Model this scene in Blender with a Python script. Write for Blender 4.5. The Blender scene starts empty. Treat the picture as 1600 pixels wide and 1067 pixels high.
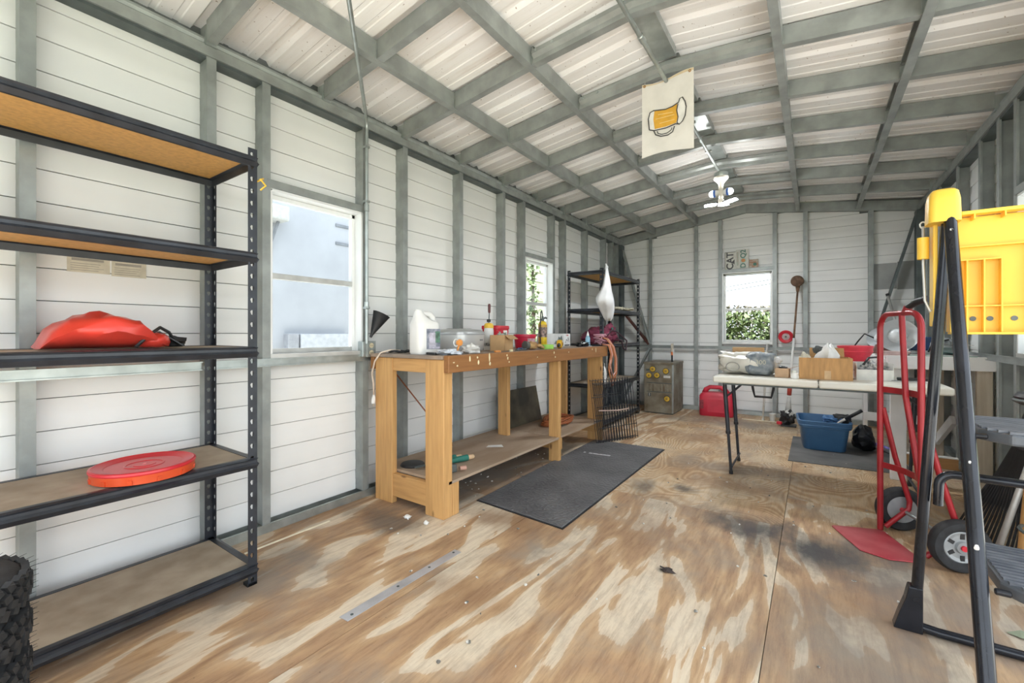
import bpy, bmesh, math, random
from mathutils import Vector, Matrix, noise as mnoise
R = math.radians
random.seed(7)
scn = bpy.context.scene
COL = scn.collection

# ---------------------------------------------------------------- camera
cam_d = bpy.data.cameras.new('camera')
cam_d.sensor_width = 36.0
cam_d.lens = 680.0 / 1600.0 * 36.0
cam_d.shift_y = -12.5 / 1600.0
cam_d.clip_start = 0.05
cam = bpy.data.objects.new('camera', cam_d)
COL.objects.link(cam)
cam.location = (0, 0, 1.055)
cam.rotation_euler = (R(90), 0, math.atan(470.0 / 680.0))
scn.camera = cam

# ---------------------------------------------------------------- light
world = bpy.data.worlds.new('overcast_sky')
scn.world = world
world.use_nodes = True
_bg = world.node_tree.nodes['Background']
_bg.inputs[0].default_value = (0.85, 0.925, 1.0, 1)
_bg.inputs[1].default_value = 2.0
sun_d = bpy.data.lights.new('sun', 'SUN'); sun_d.energy = 11.0; sun_d.angle = R(4); sun_d.color = (1.0, 0.985, 0.96)
sun = bpy.data.objects.new('sun', sun_d); COL.objects.link(sun)
sun.rotation_euler = Vector((-0.10, -0.42, 0.90)).to_track_quat('Z', 'Y').to_euler()
scn.view_settings.view_transform = 'Standard'
scn.view_settings.look = 'None'
scn.view_settings.gamma = 1.0
scn.view_settings.use_curve_mapping = False
scn.view_settings.exposure = 0.9
scn.cycles.max_bounces = 14
scn.cycles.diffuse_bounces = 7
scn.cycles.glossy_bounces = 4
scn.cycles.transparent_max_bounces = 12
scn.cycles.caustics_reflective = False
scn.cycles.caustics_refractive = False
scn.cycles.sample_clamp_indirect = 6.0

# ---------------------------------------------------------------- room numbers (metres)
XL, XR = -2.38, 0.94          # inner faces of the side wall studs
XLo, XRo = -2.47, 1.03        # siding planes
YB, YBo = 6.40, 6.49          # back wall stud face, siding plane
YF = -1.10                    # open front of the shed
ZP = 2.38                     # underside of top plates
XC = (XL + XR) / 2            # ridge line
def zroof(x):                 # underside of rafters
    return 2.435 + (1.66 - abs(x - XC)) * 0.122

# ---------------------------------------------------------------- materials
MATS = {}
def nodes_of(name):
    m = bpy.data.materials.new(name); m.use_nodes = True
    nt = m.node_tree
    return m, nt, nt.nodes['Principled BSDF']
def N(nt, t, **kw):
    n = nt.nodes.new(t)
    for k, v in kw.items():
        if k in n.inputs: n.inputs[k].default_value = v
        else: setattr(n, k, v)
    return n
def L(nt, a, b): nt.links.new(a, b)
def ramp(nt, src, stops):
    r = N(nt, 'ShaderNodeValToRGB'); e = r.color_ramp.elements
    while len(e) < len(stops): e.new(0.5)
    for el, (p, c) in zip(e, stops):
        el.position = p; el.color = (*c, 1) if len(c) == 3 else c
    L(nt, src, r.inputs[0]); return r
def coords(nt, scale=(1, 1, 1), rnd=0.0):
    t = N(nt, 'ShaderNodeTexCoord')
    mp = N(nt, 'ShaderNodeMapping'); mp.inputs['Scale'].default_value = scale
    L(nt, t.outputs['Object'], mp.inputs[0])
    if rnd:
        oi = N(nt, 'ShaderNodeObjectInfo'); mu = N(nt, 'ShaderNodeMath', operation='MULTIPLY')
        mu.inputs[1].default_value = rnd; L(nt, oi.outputs['Random'], mu.inputs[0])
        L(nt, mu.outputs[0], mp.inputs['Location'])
    return mp.outputs[0]
def mat(name, col, rough=0.5, metal=0.0, var=0.10, scale=18, bump=0.0, col2=None, spec=0.5, stretch=(1, 1, 1), alpha=None, thr=None):
    """colour with a noise variation (towards col2, or darker/lighter), fine relief"""
    if name in MATS: return MATS[name]
    m, nt, b = nodes_of(name)
    c = coords(nt, stretch, 7.0)
    nz = N(nt, 'ShaderNodeTexNoise'); nz.inputs['Scale'].default_value = scale
    nz.inputs['Detail'].default_value = 5; L(nt, c, nz.inputs[0])
    a = tuple(min(1, x * (1 - var)) for x in col); d = tuple(min(1, x * (1 + var)) for x in col)
    if col2: a, d = col, col2
    lo, hi = thr or (0.35, 0.65)
    r = ramp(nt, nz.outputs[0], [(lo, a), (hi, d)])
    L(nt, r.outputs[0], b.inputs['Base Color'])
    b.inputs['Roughness'].default_value = rough; b.inputs['Metallic'].default_value = metal
    b.inputs['Specular IOR Level'].default_value = spec
    if bump:
        bp = N(nt, 'ShaderNodeBump'); bp.inputs['Strength'].default_value = bump; bp.inputs['Distance'].default_value = 0.01
        n2 = N(nt, 'ShaderNodeTexNoise'); n2.inputs['Scale'].default_value = scale * 3; n2.inputs['Detail'].default_value = 3
        L(nt, c, n2.inputs[0]); L(nt, n2.outputs[0], bp.inputs['Height']); L(nt, bp.outputs[0], b.inputs['Normal'])
    if alpha is not None: b.inputs['Alpha'].default_value = alpha
    MATS[name] = m; return m

def wood(name, base, dark, axis='Z', rough=0.6, sc=9.0, knots=True):
    if name in MATS: return MATS[name]
    m, nt, b = nodes_of(name)
    st = {'X': (0.08, 1, 1), 'Y': (1, 0.08, 1), 'Z': (1, 1, 0.08)}[axis]
    c = coords(nt, st, 9.0)
    n1 = N(nt, 'ShaderNodeTexNoise', Scale=sc, Detail=3.0, Distortion=0.6); L(nt, c, n1.inputs[0])
    mu = N(nt, 'ShaderNodeMath', operation='MULTIPLY'); mu.inputs[1].default_value = 9.0; L(nt, n1.outputs[0], mu.inputs[0])
    sn = N(nt, 'ShaderNodeMath', operation='SINE'); L(nt, mu.outputs[0], sn.inputs[0])
    r = ramp(nt, sn.outputs[0], [(0.0, base), (0.55, base), (1.0, tuple(0.6 * x + 0.4 * y for x, y in zip(base, dark)))])
    n2 = N(nt, 'ShaderNodeTexNoise', Scale=sc * 6, Detail=4.0); L(nt, c, n2.inputs[0])
    mx = N(nt, 'ShaderNodeMixRGB', blend_type='MULTIPLY'); mx.inputs[0].default_value = 0.5
    r2 = ramp(nt, n2.outputs[0], [(0.3, (0.62, 0.55, 0.48)), (0.62, (1, 1, 1))])
    L(nt, r.outputs[0], mx.inputs[1]); L(nt, r2.outputs[0], mx.inputs[2])
    out = mx.outputs[0]
    if knots:
        ck = coords(nt, tuple(0.45 if v < 1 else 1 for v in st), 9.0)
        vo = N(nt, 'ShaderNodeTexVoronoi', Scale=7.0); L(nt, ck, vo.inputs[0])
        rk = ramp(nt, vo.outputs['Distance'], [(0.045, tuple(0.35 * x for x in dark)), (0.10, (1, 1, 1))])
        m2 = N(nt, 'ShaderNodeMixRGB', blend_type='MULTIPLY'); m2.inputs[0].default_value = 0.75
        L(nt, out, m2.inputs[1]); L(nt, rk.outputs[0], m2.inputs[2]); out = m2.outputs[0]
    L(nt, out, b.inputs['Base Color']); b.inputs['Roughness'].default_value = rough
    MATS[name] = m; return m

GALV = mat('galvanised_steel', (0.30, 0.325, 0.315), 0.45, 0.3, 0.16, 9, 0.05)
GALV2 = mat('bright_galvanised_steel', (0.40, 0.44, 0.43), 0.35, 0.7, 0.15, 12)
DGALV = mat('dull_dark_steel', (0.10, 0.12, 0.12), 0.5, 0.4, 0.2, 9)
SIDING = mat('white_siding', (0.83, 0.84, 0.825), 0.42, 0, 0.03, 2.2, 0.10)
WHITEP = mat('white_painted_metal', (0.80, 0.82, 0.82), 0.35, 0, 0.03, 6)
ALU = mat('mill_aluminium', (0.55, 0.55, 0.53), 0.4, 0.5, 0.1, 12)
BLACKS = mat('black_enamel_steel', (0.022, 0.026, 0.034), 0.38, 0.1, 0.3, 14)
BLACKP = mat('black_plastic', (0.018, 0.019, 0.021), 0.5, 0, 0.25, 20)
RUBBER = mat('black_rubber', (0.02, 0.021, 0.023), 0.75, 0, 0.3, 30, 0.1)
RED = mat('red_plastic', (0.62, 0.025, 0.045), 0.38, 0, 0.12, 6)
WHITE = mat('white_plastic', (0.80, 0.80, 0.78), 0.4, 0, 0.04, 6)
PAPER = mat('white_paper', (0.78, 0.77, 0.74), 0.8, 0, 0.06, 12)
CARD = mat('cardboard', (0.50, 0.31, 0.15), 0.8, 0, 0.10, 14, 0.05)
YEL = mat('yellow_plastic', (0.85, 0.55, 0.06), 0.4, 0, 0.06, 5)

def roof_material():
    m, nt, b = nodes_of('white_roof_sheet')
    c = coords(nt, (0.5, 7.0, 1), 11.0)
    n1 = N(nt, 'ShaderNodeTexNoise', Scale=2.6, Detail=6.0, Roughness=0.7); L(nt, c, n1.inputs[0])
    c2 = coords(nt, (1, 1, 1), 11.0)
    n2 = N(nt, 'ShaderNodeTexNoise', Scale=1.3, Detail=3.0); L(nt, c2, n2.inputs[0])
    ad = N(nt, 'ShaderNodeMath', operation='MULTIPLY'); L(nt, n1.outputs[0], ad.inputs[0]); L(nt, n2.outputs[0], ad.inputs[1])
    r = ramp(nt, ad.outputs[0], [(0.20, (0.88, 0.885, 0.87)), (0.34, (0.83, 0.82, 0.79)), (0.50, (0.64, 0.57, 0.50))])
    n3 = N(nt, 'ShaderNodeTexNoise', Scale=60.0, Detail=1.0); L(nt, c2, n3.inputs[0])
    r3 = ramp(nt, n3.outputs[0], [(0.22, (0.35, 0.27, 0.2)), (0.27, (1, 1, 1))])
    mx = N(nt, 'ShaderNodeMixRGB', blend_type='MULTIPLY'); mx.inputs[0].default_value = 0.8
    L(nt, r.outputs[0], mx.inputs[1]); L(nt, r3.outputs[0], mx.inputs[2])
    L(nt, mx.outputs[0], b.inputs['Base Color']); b.inputs['Roughness'].default_value = 0.5
    return m
ROOF = roof_material()

def plywood_material(name, swirl, tone, stains):
    """worn construction plywood: cathedral grain along Y, orange and cream veneer, named stains"""
    m, nt, b = nodes_of(name)
    T = lambda r_, g_, b_: tuple(x * t for x, t in zip((r_, g_, b_), tone))
    cf = coords(nt, (1.0, 0.10, 1.0), 13.0)
    nf = N(nt, 'ShaderNodeTexNoise', Scale=48.0, Detail=8.0, Roughness=0.8); L(nt, cf, nf.inputs[0])
    if not swirl:
        c = coords(nt, (1.0, 0.23, 1.0), 13.0)
        wp = N(nt, 'ShaderNodeTexNoise', Scale=1.6, Detail=2.0); L(nt, c, wp.inputs[0])       # slow waviness of the grain
        va = N(nt, 'ShaderNodeVectorMath', operation='MULTIPLY_ADD'); va.inputs[1].default_value = (0.9, 0.25, 0); L(nt, wp.outputs['Color'], va.inputs[0]); L(nt, c, va.inputs[2])
        n1 = N(nt, 'ShaderNodeTexNoise', Scale=5.2, Detail=3.0, Roughness=0.5, Distortion=0.25); L(nt, va.outputs[0], n1.inputs[0])
        mu = N(nt, 'ShaderNodeMath', operation='MULTIPLY'); mu.inputs[1].default_value = 21.0; L(nt, n1.outputs[0], mu.inputs[0])
        sn = N(nt, 'ShaderNodeMath', operation='SINE'); L(nt, mu.outputs[0], sn.inputs[0])
        sb = N(nt, 'ShaderNodeMath', operation='MULTIPLY_ADD'); sb.inputs[1].default_value = 1.1; sb.inputs[2].default_value = -0.5; L(nt, nf.outputs[0], sb.inputs[0])
        ad = N(nt, 'ShaderNodeMath', operation='ADD'); L(nt, sn.outputs[0], ad.inputs[0]); L(nt, sb.outputs[0], ad.inputs[1])
        hf = N(nt, 'ShaderNodeMath', operation='MULTIPLY_ADD'); hf.inputs[1].default_value = 0.30; hf.inputs[2].default_value = 0.5; L(nt, ad.outputs[0], hf.inputs[0])
        r = ramp(nt, hf.outputs[0], [(0.14, T(0.37, 0.22, 0.125)), (0.38, T(0.50, 0.325, 0.178)), (0.585, T(0.56, 0.385, 0.23)), (0.615, T(0.68, 0.555, 0.405)), (0.9, T(0.72, 0.62, 0.475))])
    else:
        c = coords(nt, (1.0, 0.7, 1.0), 13.0)
        nb = N(nt, 'ShaderNodeTexNoise', Scale=1.7, Detail=1.5, Roughness=0.42, Distortion=0.5); L(nt, c, nb.inputs[0])
        mu = N(nt, 'ShaderNodeMath', operation='MULTIPLY'); mu.inputs[1].default_value = 260.0; L(nt, nb.outputs[0], mu.inputs[0])
        sn = N(nt, 'ShaderNodeMath', operation='SINE'); L(nt, mu.outputs[0], sn.inputs[0])
        pm = N(nt, 'ShaderNodeTexNoise', Scale=3.1, Detail=4.0); L(nt, c, pm.inputs[0])
        s2 = N(nt, 'ShaderNodeMath', operation='MULTIPLY'); s2.inputs[1].default_value = 0.11; L(nt, sn.outputs[0], s2.inputs[0])
        hf = N(nt, 'ShaderNodeMath', operation='ADD'); L(nt, s2.outputs[0], hf.inputs[0]); L(nt, pm.outputs[0], hf.inputs[1])
        r = ramp(nt, hf.outputs[0], [(0.28, T(0.42, 0.26, 0.14)), (0.45, T(0.53, 0.36, 0.21)), (0.58, T(0.64, 0.49, 0.33)), (0.72, T(0.68, 0.56, 0.42))])
    out = r.outputs[0]
    # fine streaks
    r2 = ramp(nt, nf.outputs[0], [(0.32, (0.55, 0.50, 0.46)), (0.54, (1, 1, 1))])
    mx = N(nt, 'ShaderNodeMixRGB', blend_type='MULTIPLY'); mx.inputs[0].default_value = 0.7
    L(nt, out, mx.inputs[1]); L(nt, r2.outputs[0], mx.inputs[2]); out = mx.outputs[0]
    # grey grime patches
    cg = coords(nt, (1, 0.8, 1), 3.0)
    ng = N(nt, 'ShaderNodeTexNoise', Scale=2.6, Detail=6.0, Roughness=0.65); L(nt, cg, ng.inputs[0])
    rg = ramp(nt, ng.outputs[0], [(0.50, (0, 0, 0)), (0.78, (1, 1, 1))])
    mg = N(nt, 'ShaderNodeMixRGB'); mg.inputs[2].default_value = (0.30, 0.25, 0.20, 1)
    L(nt, rg.outputs[0], mg.inputs[0]); L(nt, out, mg.inputs[1]); out = mg.outputs[0]
    # specks of dirt and paint
    vo = N(nt, 'ShaderNodeTexVoronoi', Scale=17.0); L(nt, coords(nt, (1, 1, 1)), vo.inputs[0])
    rv = ramp(nt, vo.outputs['Distance'], [(0.03, (0.22, 0.2, 0.18)), (0.055, (1, 1, 1))])
    mv = N(nt, 'ShaderNodeMixRGB', blend_type='MULTIPLY'); mv.inputs[0].default_value = 0.55
    L(nt, out, mv.inputs[1]); L(nt, rv.outputs[0], mv.inputs[2]); out = mv.outputs[0]
    # spilled-oil stains, each with its own place and ragged outline
    wn = N(nt, 'ShaderNodeTexNoise', Scale=5.0, Detail=5.0, Roughness=0.65); L(nt, coords(nt, (1, 0.55, 1)), wn.inputs[0])
    for (sx, sy, rx, ry, colr, k) in stains:
        mp = N(nt, 'ShaderNodeMapping'); tc = N(nt, 'ShaderNodeTexCoord'); L(nt, tc.outputs['Object'], mp.inputs[0])
        mp.inputs['Location'].default_value = (-sx / rx, -sy / ry, 0); mp.inputs['Scale'].default_value = (1 / rx, 1 / ry, 0)
        ln = N(nt, 'ShaderNodeVectorMath', operation='LENGTH'); L(nt, mp.outputs[0], ln.inputs[0])
        a2 = N(nt, 'ShaderNodeMath', operation='MULTIPLY_ADD'); a2.inputs[1].default_value = 1.9; L(nt, wn.outputs[0], a2.inputs[0]); L(nt, ln.outputs['Value'], a2.inputs[2])
        rr = ramp(nt, a2.outputs[0], [(0.9, (k, k, k)), (1.0, (k * .9, k * .9, k * .9))])
        mpv = N(nt, 'ShaderNodeMapRange'); mpv.inputs['From Min'].default_value = 1.15; mpv.inputs['From Max'].default_value = 1.95
        mpv.inputs['To Min'].default_value = k; mpv.inputs['To Max'].default_value = 0.0
        L(nt, a2.outputs[0], mpv.inputs['Value']); nt.nodes.remove(rr)
        ms = N(nt, 'ShaderNodeMixRGB'); ms.inputs[2].default_value = (*colr, 1)
        L(nt, mpv.outputs[0], ms.inputs[0]); L(nt, out, ms.inputs[1]); out = ms.outputs[0]
    L(nt, out, b.inputs['Base Color']); b.inputs['Roughness'].default_value = 0.62
    bp = N(nt, 'ShaderNodeBump', Strength=0.25, Distance=0.01); L(nt, nf.outputs[0], bp.inputs['Height']); L(nt, bp.outputs[0], b.inputs['Normal'])
    return m
DK = (0.035, 0.033, 0.036)
BRN = (0.24, 0.125, 0.06)
GRY = (0.20, 0.18, 0.16)
STAINS = [(0.04, 2.55, 0.44, 0.32, DK, 0.95), (-0.32, 2.72, 0.36, 0.22, DK, 0.8), (-0.95, 2.98, 0.10, 0.22, DK, 0.65), (-0.72, 3.10, 0.13, 0.10, DK, 0.75),
          (-0.5, 3.35, 0.35, 0.22, BRN, 0.6), (0.15, 2.15, 0.35, 0.35, BRN, 0.5), (-1.45, 2.0, 0.34, 0.16, BRN, 0.6),
          (-1.95, 1.62, 0.42, 0.14, DK, 0.6), (-2.0, 1.12, 0.30, 0.16, GRY, 0.7), (-2.0, 2.7, 0.42, 1.3, GRY, 0.8),
          (-1.0, 4.7, 0.62, 0.38, BRN, 0.55), (0.45, 2.35, 0.5, 0.5, GRY, 0.55), (-0.55, 3.75, 0.7, 0.2, GRY, 0.55), (-0.8, 5.7, 1.0, 0.4, GRY, 0.7), (0.6, 5.2, 0.5, 1.1, GRY, 0.8),
          (-0.55, 1.98, 0.035, 0.035, DK, 0.9), (-1.9, 0.9, 0.2, 0.3, GRY, 0.6), (0.15, 1.75, 0.5, 0.45, GRY, 0.6), (-1.2, 1.35, 0.35, 0.12, BRN, 0.4), (-0.75, 2.35, 0.3, 0.4, BRN, 0.4)]
PLY = plywood_material('plywood_floor', False, (1, 1, 1), STAINS)
PLY2 = plywood_material('plywood_floor_swirl', True, (0.93, 0.90, 0.84), STAINS)

def glass_material():
    m = bpy.data.materials.new('window_glass'); m.use_nodes = True
    nt = m.node_tree; nt.nodes.remove(nt.nodes['Principled BSDF'])
    out = nt.nodes['Material Output']
    t = N(nt, 'ShaderNodeBsdfTransparent'); t.inputs[0].default_value = (0.94, 0.965, 0.97, 1)
    g = N(nt, 'ShaderNodeBsdfGlossy', Roughness=0.03); lw = N(nt, 'ShaderNodeLayerWeight'); f = N(nt, 'ShaderNodeMath', operation='POWER'); f.inputs[1].default_value = 5.0; L(nt, lw.outputs['Facing'], f.inputs[0])
    mx = N(nt, 'ShaderNodeMixShader'); L(nt, f.outputs[0], mx.inputs[0]); L(nt, t.outputs[0], mx.inputs[1]); L(nt, g.outputs[0], mx.inputs[2])
    L(nt, mx.outputs[0], out.inputs[0]); return m
GLASS = glass_material()

# ---------------------------------------------------------------- mesh helpers
class MB:
    def __init__(s): s.v, s.f = [], []
    def add(s, vs, fs):
        o = len(s.v); s.v += [tuple(p) for p in vs]; s.f += [tuple(i + o for i in q) for q in fs]; return s
    def box(s, x0, x1, y0, y1, z0, z1):
        return s.add([(x, y, z) for z in (z0, z1) for y in (y0, y1) for x in (x0, x1)],
                     [(0, 2, 3, 1), (4, 5, 7, 6), (0, 1, 5, 4), (2, 6, 7, 3), (0, 4, 6, 2), (1, 3, 7, 5)])
    def beam(s, p, q, w, h, up=(0, 0, 1)):
        """box from p to q, w wide, h high"""
        p, q = Vector(p), Vector(q); d = (q - p).normalized(); u = Vector(up)
        r = d.cross(u)
        if r.length < 1e-4: r = d.cross(Vector((1, 0, 0)))
        r.normalize(); u = r.cross(d)
        vs = [a + r * (sx * w / 2) + u * (sz * h / 2) for a in (p, q) for sx, sz in ((-1, -1), (1, -1), (1, 1), (-1, 1))]
        return s.add(vs, [(3, 2, 1, 0), (4, 5, 6, 7), (0, 1, 5, 4), (1, 2, 6, 5), (2, 3, 7, 6), (3, 0, 4, 7)])
    def sweep(s, prof, p, q, uax, vax):
        """closed 2-D profile (u,v) swept from p to q"""
        p, q, ua, va = Vector(p), Vector(q), Vector(uax), Vector(vax); n = len(prof)
        vs = [a + ua * u + va * v for a in (p, q) for u, v in prof]
        fs = [(i, (i + 1) % n, n + (i + 1) % n, n + i) for i in range(n)]
        return s.add(vs, fs + [tuple(reversed(range(n))), tuple(range(n, 2 * n))])
    def channel(s, p, q, uax, vax, d, w, t=0.003, l=0.012):
        pr = [(0, 0), (d, 0), (d, w), (d - l, w), (d - l, w - t), (d - t, w - t), (d - t, t), (t, t), (t, w - t), (l, w - t), (l, w), (0, w)]
        ua, va = Vector(uax), Vector(vax); n = 12
        vs = [Vector(a) + ua * u + va * v for a in (p, q) for u, v in pr]
        fs = [(i, (i + 1) % n, n + (i + 1) % n, n + i) for i in range(n)]
        return s.add(vs, fs)
    def tube(s, pts, r, n=10, caps=True, closed=False):
        pts = [Vector(p) for p in pts]; m = len(pts); rr = r if isinstance(r, (list, tuple)) else [r] * m
        prev = None; vs = []
        for i, p in enumerate(pts):
            if closed: t = pts[(i + 1) % m] - pts[i - 1]
            else: t = pts[min(i + 1, m - 1)] - pts[max(i - 1, 0)]
            t.normalize()
            if prev is None:
                a = Vector((0, 0, 1)) if abs(t.z) < 0.9 else Vector((1, 0, 0)); nx = t.cross(a).normalized()
            else:
                nx = prev - t * prev.dot(t)
                nx = nx.normalized() if nx.length > 1e-6 else t.orthogonal().normalized()
            prev = nx; ny = t.cross(nx)
            vs += [p + nx * (math.cos(6.28318 * k / n) * rr[i]) + ny * (math.sin(6.28318 * k / n) * rr[i]) for k in range(n)]
        fs = []
        for i in range(m if closed else m - 1):
            j = (i + 1) % m
            fs += [(i * n + k, i * n + (k + 1) % n, j * n + (k + 1) % n, j * n + k) for k in range(n)]
        if caps and not closed: fs += [tuple(reversed(range(n))), tuple(range((m - 1) * n, m * n))]
        return s.add(vs, fs)
    def lathe(s, prof, c=(0, 0, 0), n=20, axis='Z', sx=1, sy=1):
        """profile of (radius, height) turned about an axis through c"""
        vs = []
        for r, h in prof:
            for k in range(n):
                a = 6.28318530718 * k / n; x, y = r * math.cos(a) * sx, r * math.sin(a) * sy
                p = {'Z': (x, y, h), 'X': (h, x, y), 'Y': (y, h, x)}[axis]
                vs.append((p[0] + c[0], p[1] + c[1], p[2] + c[2]))
        m = len(prof); fs = [(i * n + k, i * n + (k + 1) % n, (i + 1) * n + (k + 1) % n, (i + 1) * n + k) for i in range(m - 1) for k in range(n)]
        shut = tuple(prof[0]) == tuple(prof[-1])
        if prof[0][0] > 1e-5 and not shut: fs.append(tuple(reversed(range(n))))
        if prof[-1][0] > 1e-5 and not shut: fs.append(tuple(range((m - 1) * n, m * n)))
        return s.add(vs, fs)
    def rings(s, rings, cap0=True, cap1=True):
        """lofted closed rings of equal vertex count"""
        n = len(rings[0]); vs = [p for r in rings for p in r]
        fs = [(i * n + k, i * n + (k + 1) % n, (i + 1) * n + (k + 1) % n, (i + 1) * n + k) for i in range(len(rings) - 1) for k in range(n)]
        if cap0: fs.append(tuple(reversed(range(n))))
        if cap1: fs.append(tuple(range((len(rings) - 1) * n, len(rings) * n)))
        return s.add(vs, fs)
    def blob(s, c, rad, seed=0, amp=0.25, fr=2.0, nu=24, nv=14, flat=None, sq=1.0):
        """crumpled soft shape"""
        vs = []; c = Vector(c)
        for i in range(nv + 1):
            th = math.pi * i / nv
            for k in range(nu):
                ph = 2 * math.pi * k / nu
                f = lambda t: math.copysign(abs(t) ** sq, t)
                d = Vector((f(math.sin(th)) * f(math.cos(ph)), f(math.sin(th)) * f(math.sin(ph)), f(math.cos(th))))
                o = d * fr + Vector((seed * 3.1, seed * 1.7, seed))
                k2 = 1 + amp * mnoise.noise(o) + amp * 0.6 * abs(mnoise.noise(o * 2.6)) - amp * 0.3
                p = c + Vector((d.x * rad[0], d.y * rad[1], d.z * rad[2])) * k2
                if flat is not None and p.z < flat: p.z = flat
                vs.append(p)
        fs = [(i * nu + k, i * nu + (k + 1) % nu, (i + 1) * nu + (k + 1) % nu, (i + 1) * nu + k) for i in range(nv) for k in range(nu)]
        return s.add(vs, fs)
    def xf(s, M):
        s.v = [tuple(M @ Vector(p)) for p in s.v]; return s
    def mv(s, x, y, z): return s.xf(Matrix.Translation((x, y, z)))
    def build(s, name, m, parent=None, smooth=None, bevel=0, seg=2, sub=0):
        me = bpy.data.meshes.new(name); me.from_pydata(s.v, [], s.f)
        bm = bmesh.new(); bm.from_mesh(me); bmesh.ops.recalc_face_normals(bm, faces=bm.faces); bm.to_mesh(me); bm.free()
        return place(name, me, m, parent, smooth, bevel, seg, sub)
def place(name, me, m, parent=None, smooth=None, bevel=0, seg=2, sub=0):
    if m is not None and not me.materials: me.materials.append(m)
    o = bpy.data.objects.new(name, me); COL.objects.link(o)
    if smooth:
        for p in me.polygons: p.use_smooth = True
        if smooth is not True: me.set_sharp_from_angle(angle=R(smooth))
    if bevel:
        b = o.modifiers.new('bevel', 'BEVEL'); b.width = bevel; b.segments = seg; b.limit_method = 'ANGLE'; b.angle_limit = R(40)
    if sub:
        b = o.modifiers.new('sub', 'SUBSURF'); b.levels = sub; b.render_levels = sub
    if parent: o.parent = parent
    return o
def tag(o, label=None, cat=None, group=None, kind=None):
    if label: o['label'] = label
    if cat: o['category'] = cat
    if group: o['group'] = group
    if kind: o['kind'] = kind
    return o
def thing(name, label, cat, loc=(0, 0, 0), rz=0.0, group=None):
    o = bpy.data.objects.new(name, None); COL.objects.link(o); o.empty_display_size = 0.05
    o.location = loc; o.rotation_euler = (0, 0, rz)
    return tag(o, label, cat, group)
def struct(name, mb, m): return tag(mb.build(name, m), kind='structure')
def link_copy(o, parent, loc=(0, 0, 0), rot=None, name=None):
    c = o.copy(); COL.objects.link(c); c.parent = parent; c.location = loc
    if rot is not None: c.rotation_euler = rot
    return c
def text_mesh(txt, size, m, name, parent, loc, rot, depth=0.0006, bold=0.0, align='CENTER'):
    cu = bpy.data.curves.new('t', 'FONT'); cu.body = txt; cu.size = size; cu.extrude = depth; cu.offset = bold
    cu.align_x = align; cu.align_y = 'CENTER'
    t = bpy.data.objects.new('t', cu); COL.objects.link(t)
    dg = bpy.context.evaluated_depsgraph_get(); me = bpy.data.meshes.new_from_object(t.evaluated_get(dg))
    bpy.data.objects.remove(t); bpy.data.curves.remove(cu)
    me.materials.clear(); o = place(name, me, m, parent); o.location = loc; o.rotation_euler = rot
    return o
def arc(c, r, a0, a1, n, ax='XZ'):
    out = []
    for i in range(n + 1):
        a = R(a0 + (a1 - a0) * i / n); u, v = r * math.cos(a), r * math.sin(a)
        d = {'XZ': (u, 0, v), 'YZ': (0, u, v), 'XY': (u, v, 0)}[ax]
        out.append((c[0] + d[0], c[1] + d[1], c[2] + d[2]))
    return out
def rrect(w, h, r, n=4):
    """rounded rectangle outline, centred"""
    out = []
    for cx, cy, a0 in ((w / 2 - r, h / 2 - r, 0), (-w / 2 + r, h / 2 - r, 90), (-w / 2 + r, -h / 2 + r, 180), (w / 2 - r, -h / 2 + r, 270)):
        for i in range(n + 1):
            a = R(a0 + 90 * i / n); out.append((cx + r * math.cos(a), cy + r * math.sin(a)))
    return out
# ================================================================= the place outside
GRASS = mat('dry_lawn', (0.13, 0.15, 0.06), 0.9, 0, 0.3, 6, 0.2)
struct('ground', MB().box(-40, 40, -40, 60, -0.35, -0.20), GRASS)
struct('apron_slab', MB().box(XRo + 0.05, 7.0, -4.0, 5.0, -0.2, -0.03).box(-4.5, XRo + 0.05, -7.0, YF - 0.04, -0.2, -0.03), mat('concrete', (0.52, 0.51, 0.48), 0.8, 0, 0.1, 4))

struct('bounce_slab', MB().box(-4.95, XLo - 0.06, -6.0, 5.4, -0.2, -0.06), mat('concrete', (0.52, 0.51, 0.48)))  # unseen pale slab, added to bounce sunlight up through the left windows
# ================================================================= floor: plywood sheets on a deck
fl = struct('floor', MB().box(XLo - 0.03, XRo + 0.03, YF, YBo + 0.03, -0.16, -0.019), mat('deck_boards', (0.16, 0.11, 0.07), 0.8))
def ply(x0, x1, y0, y1, m):
    g = 0.0013
    MB().box(max(x0, XLo) + g, min(x1, XRo) - g, max(y0, YF) + g, min(y1, YBo) - g, -0.018, 0.0).build('plywood_sheet', m, fl)
for x0, x1, ys in ((-2.60, -1.355, (YF, -0.2, 2.24, 4.68, 7)), (-1.355, -0.135, (YF, 0.36, 2.80, 5.24, 7)), (-0.135, 1.1, (YF, 0.50, 3.30, 5.74, 7))):
    for a, b_ in zip(ys, ys[1:]): ply(x0, x1, a, b_, PLY2 if (a > 2.5 and x0 > -2) else PLY)

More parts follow.
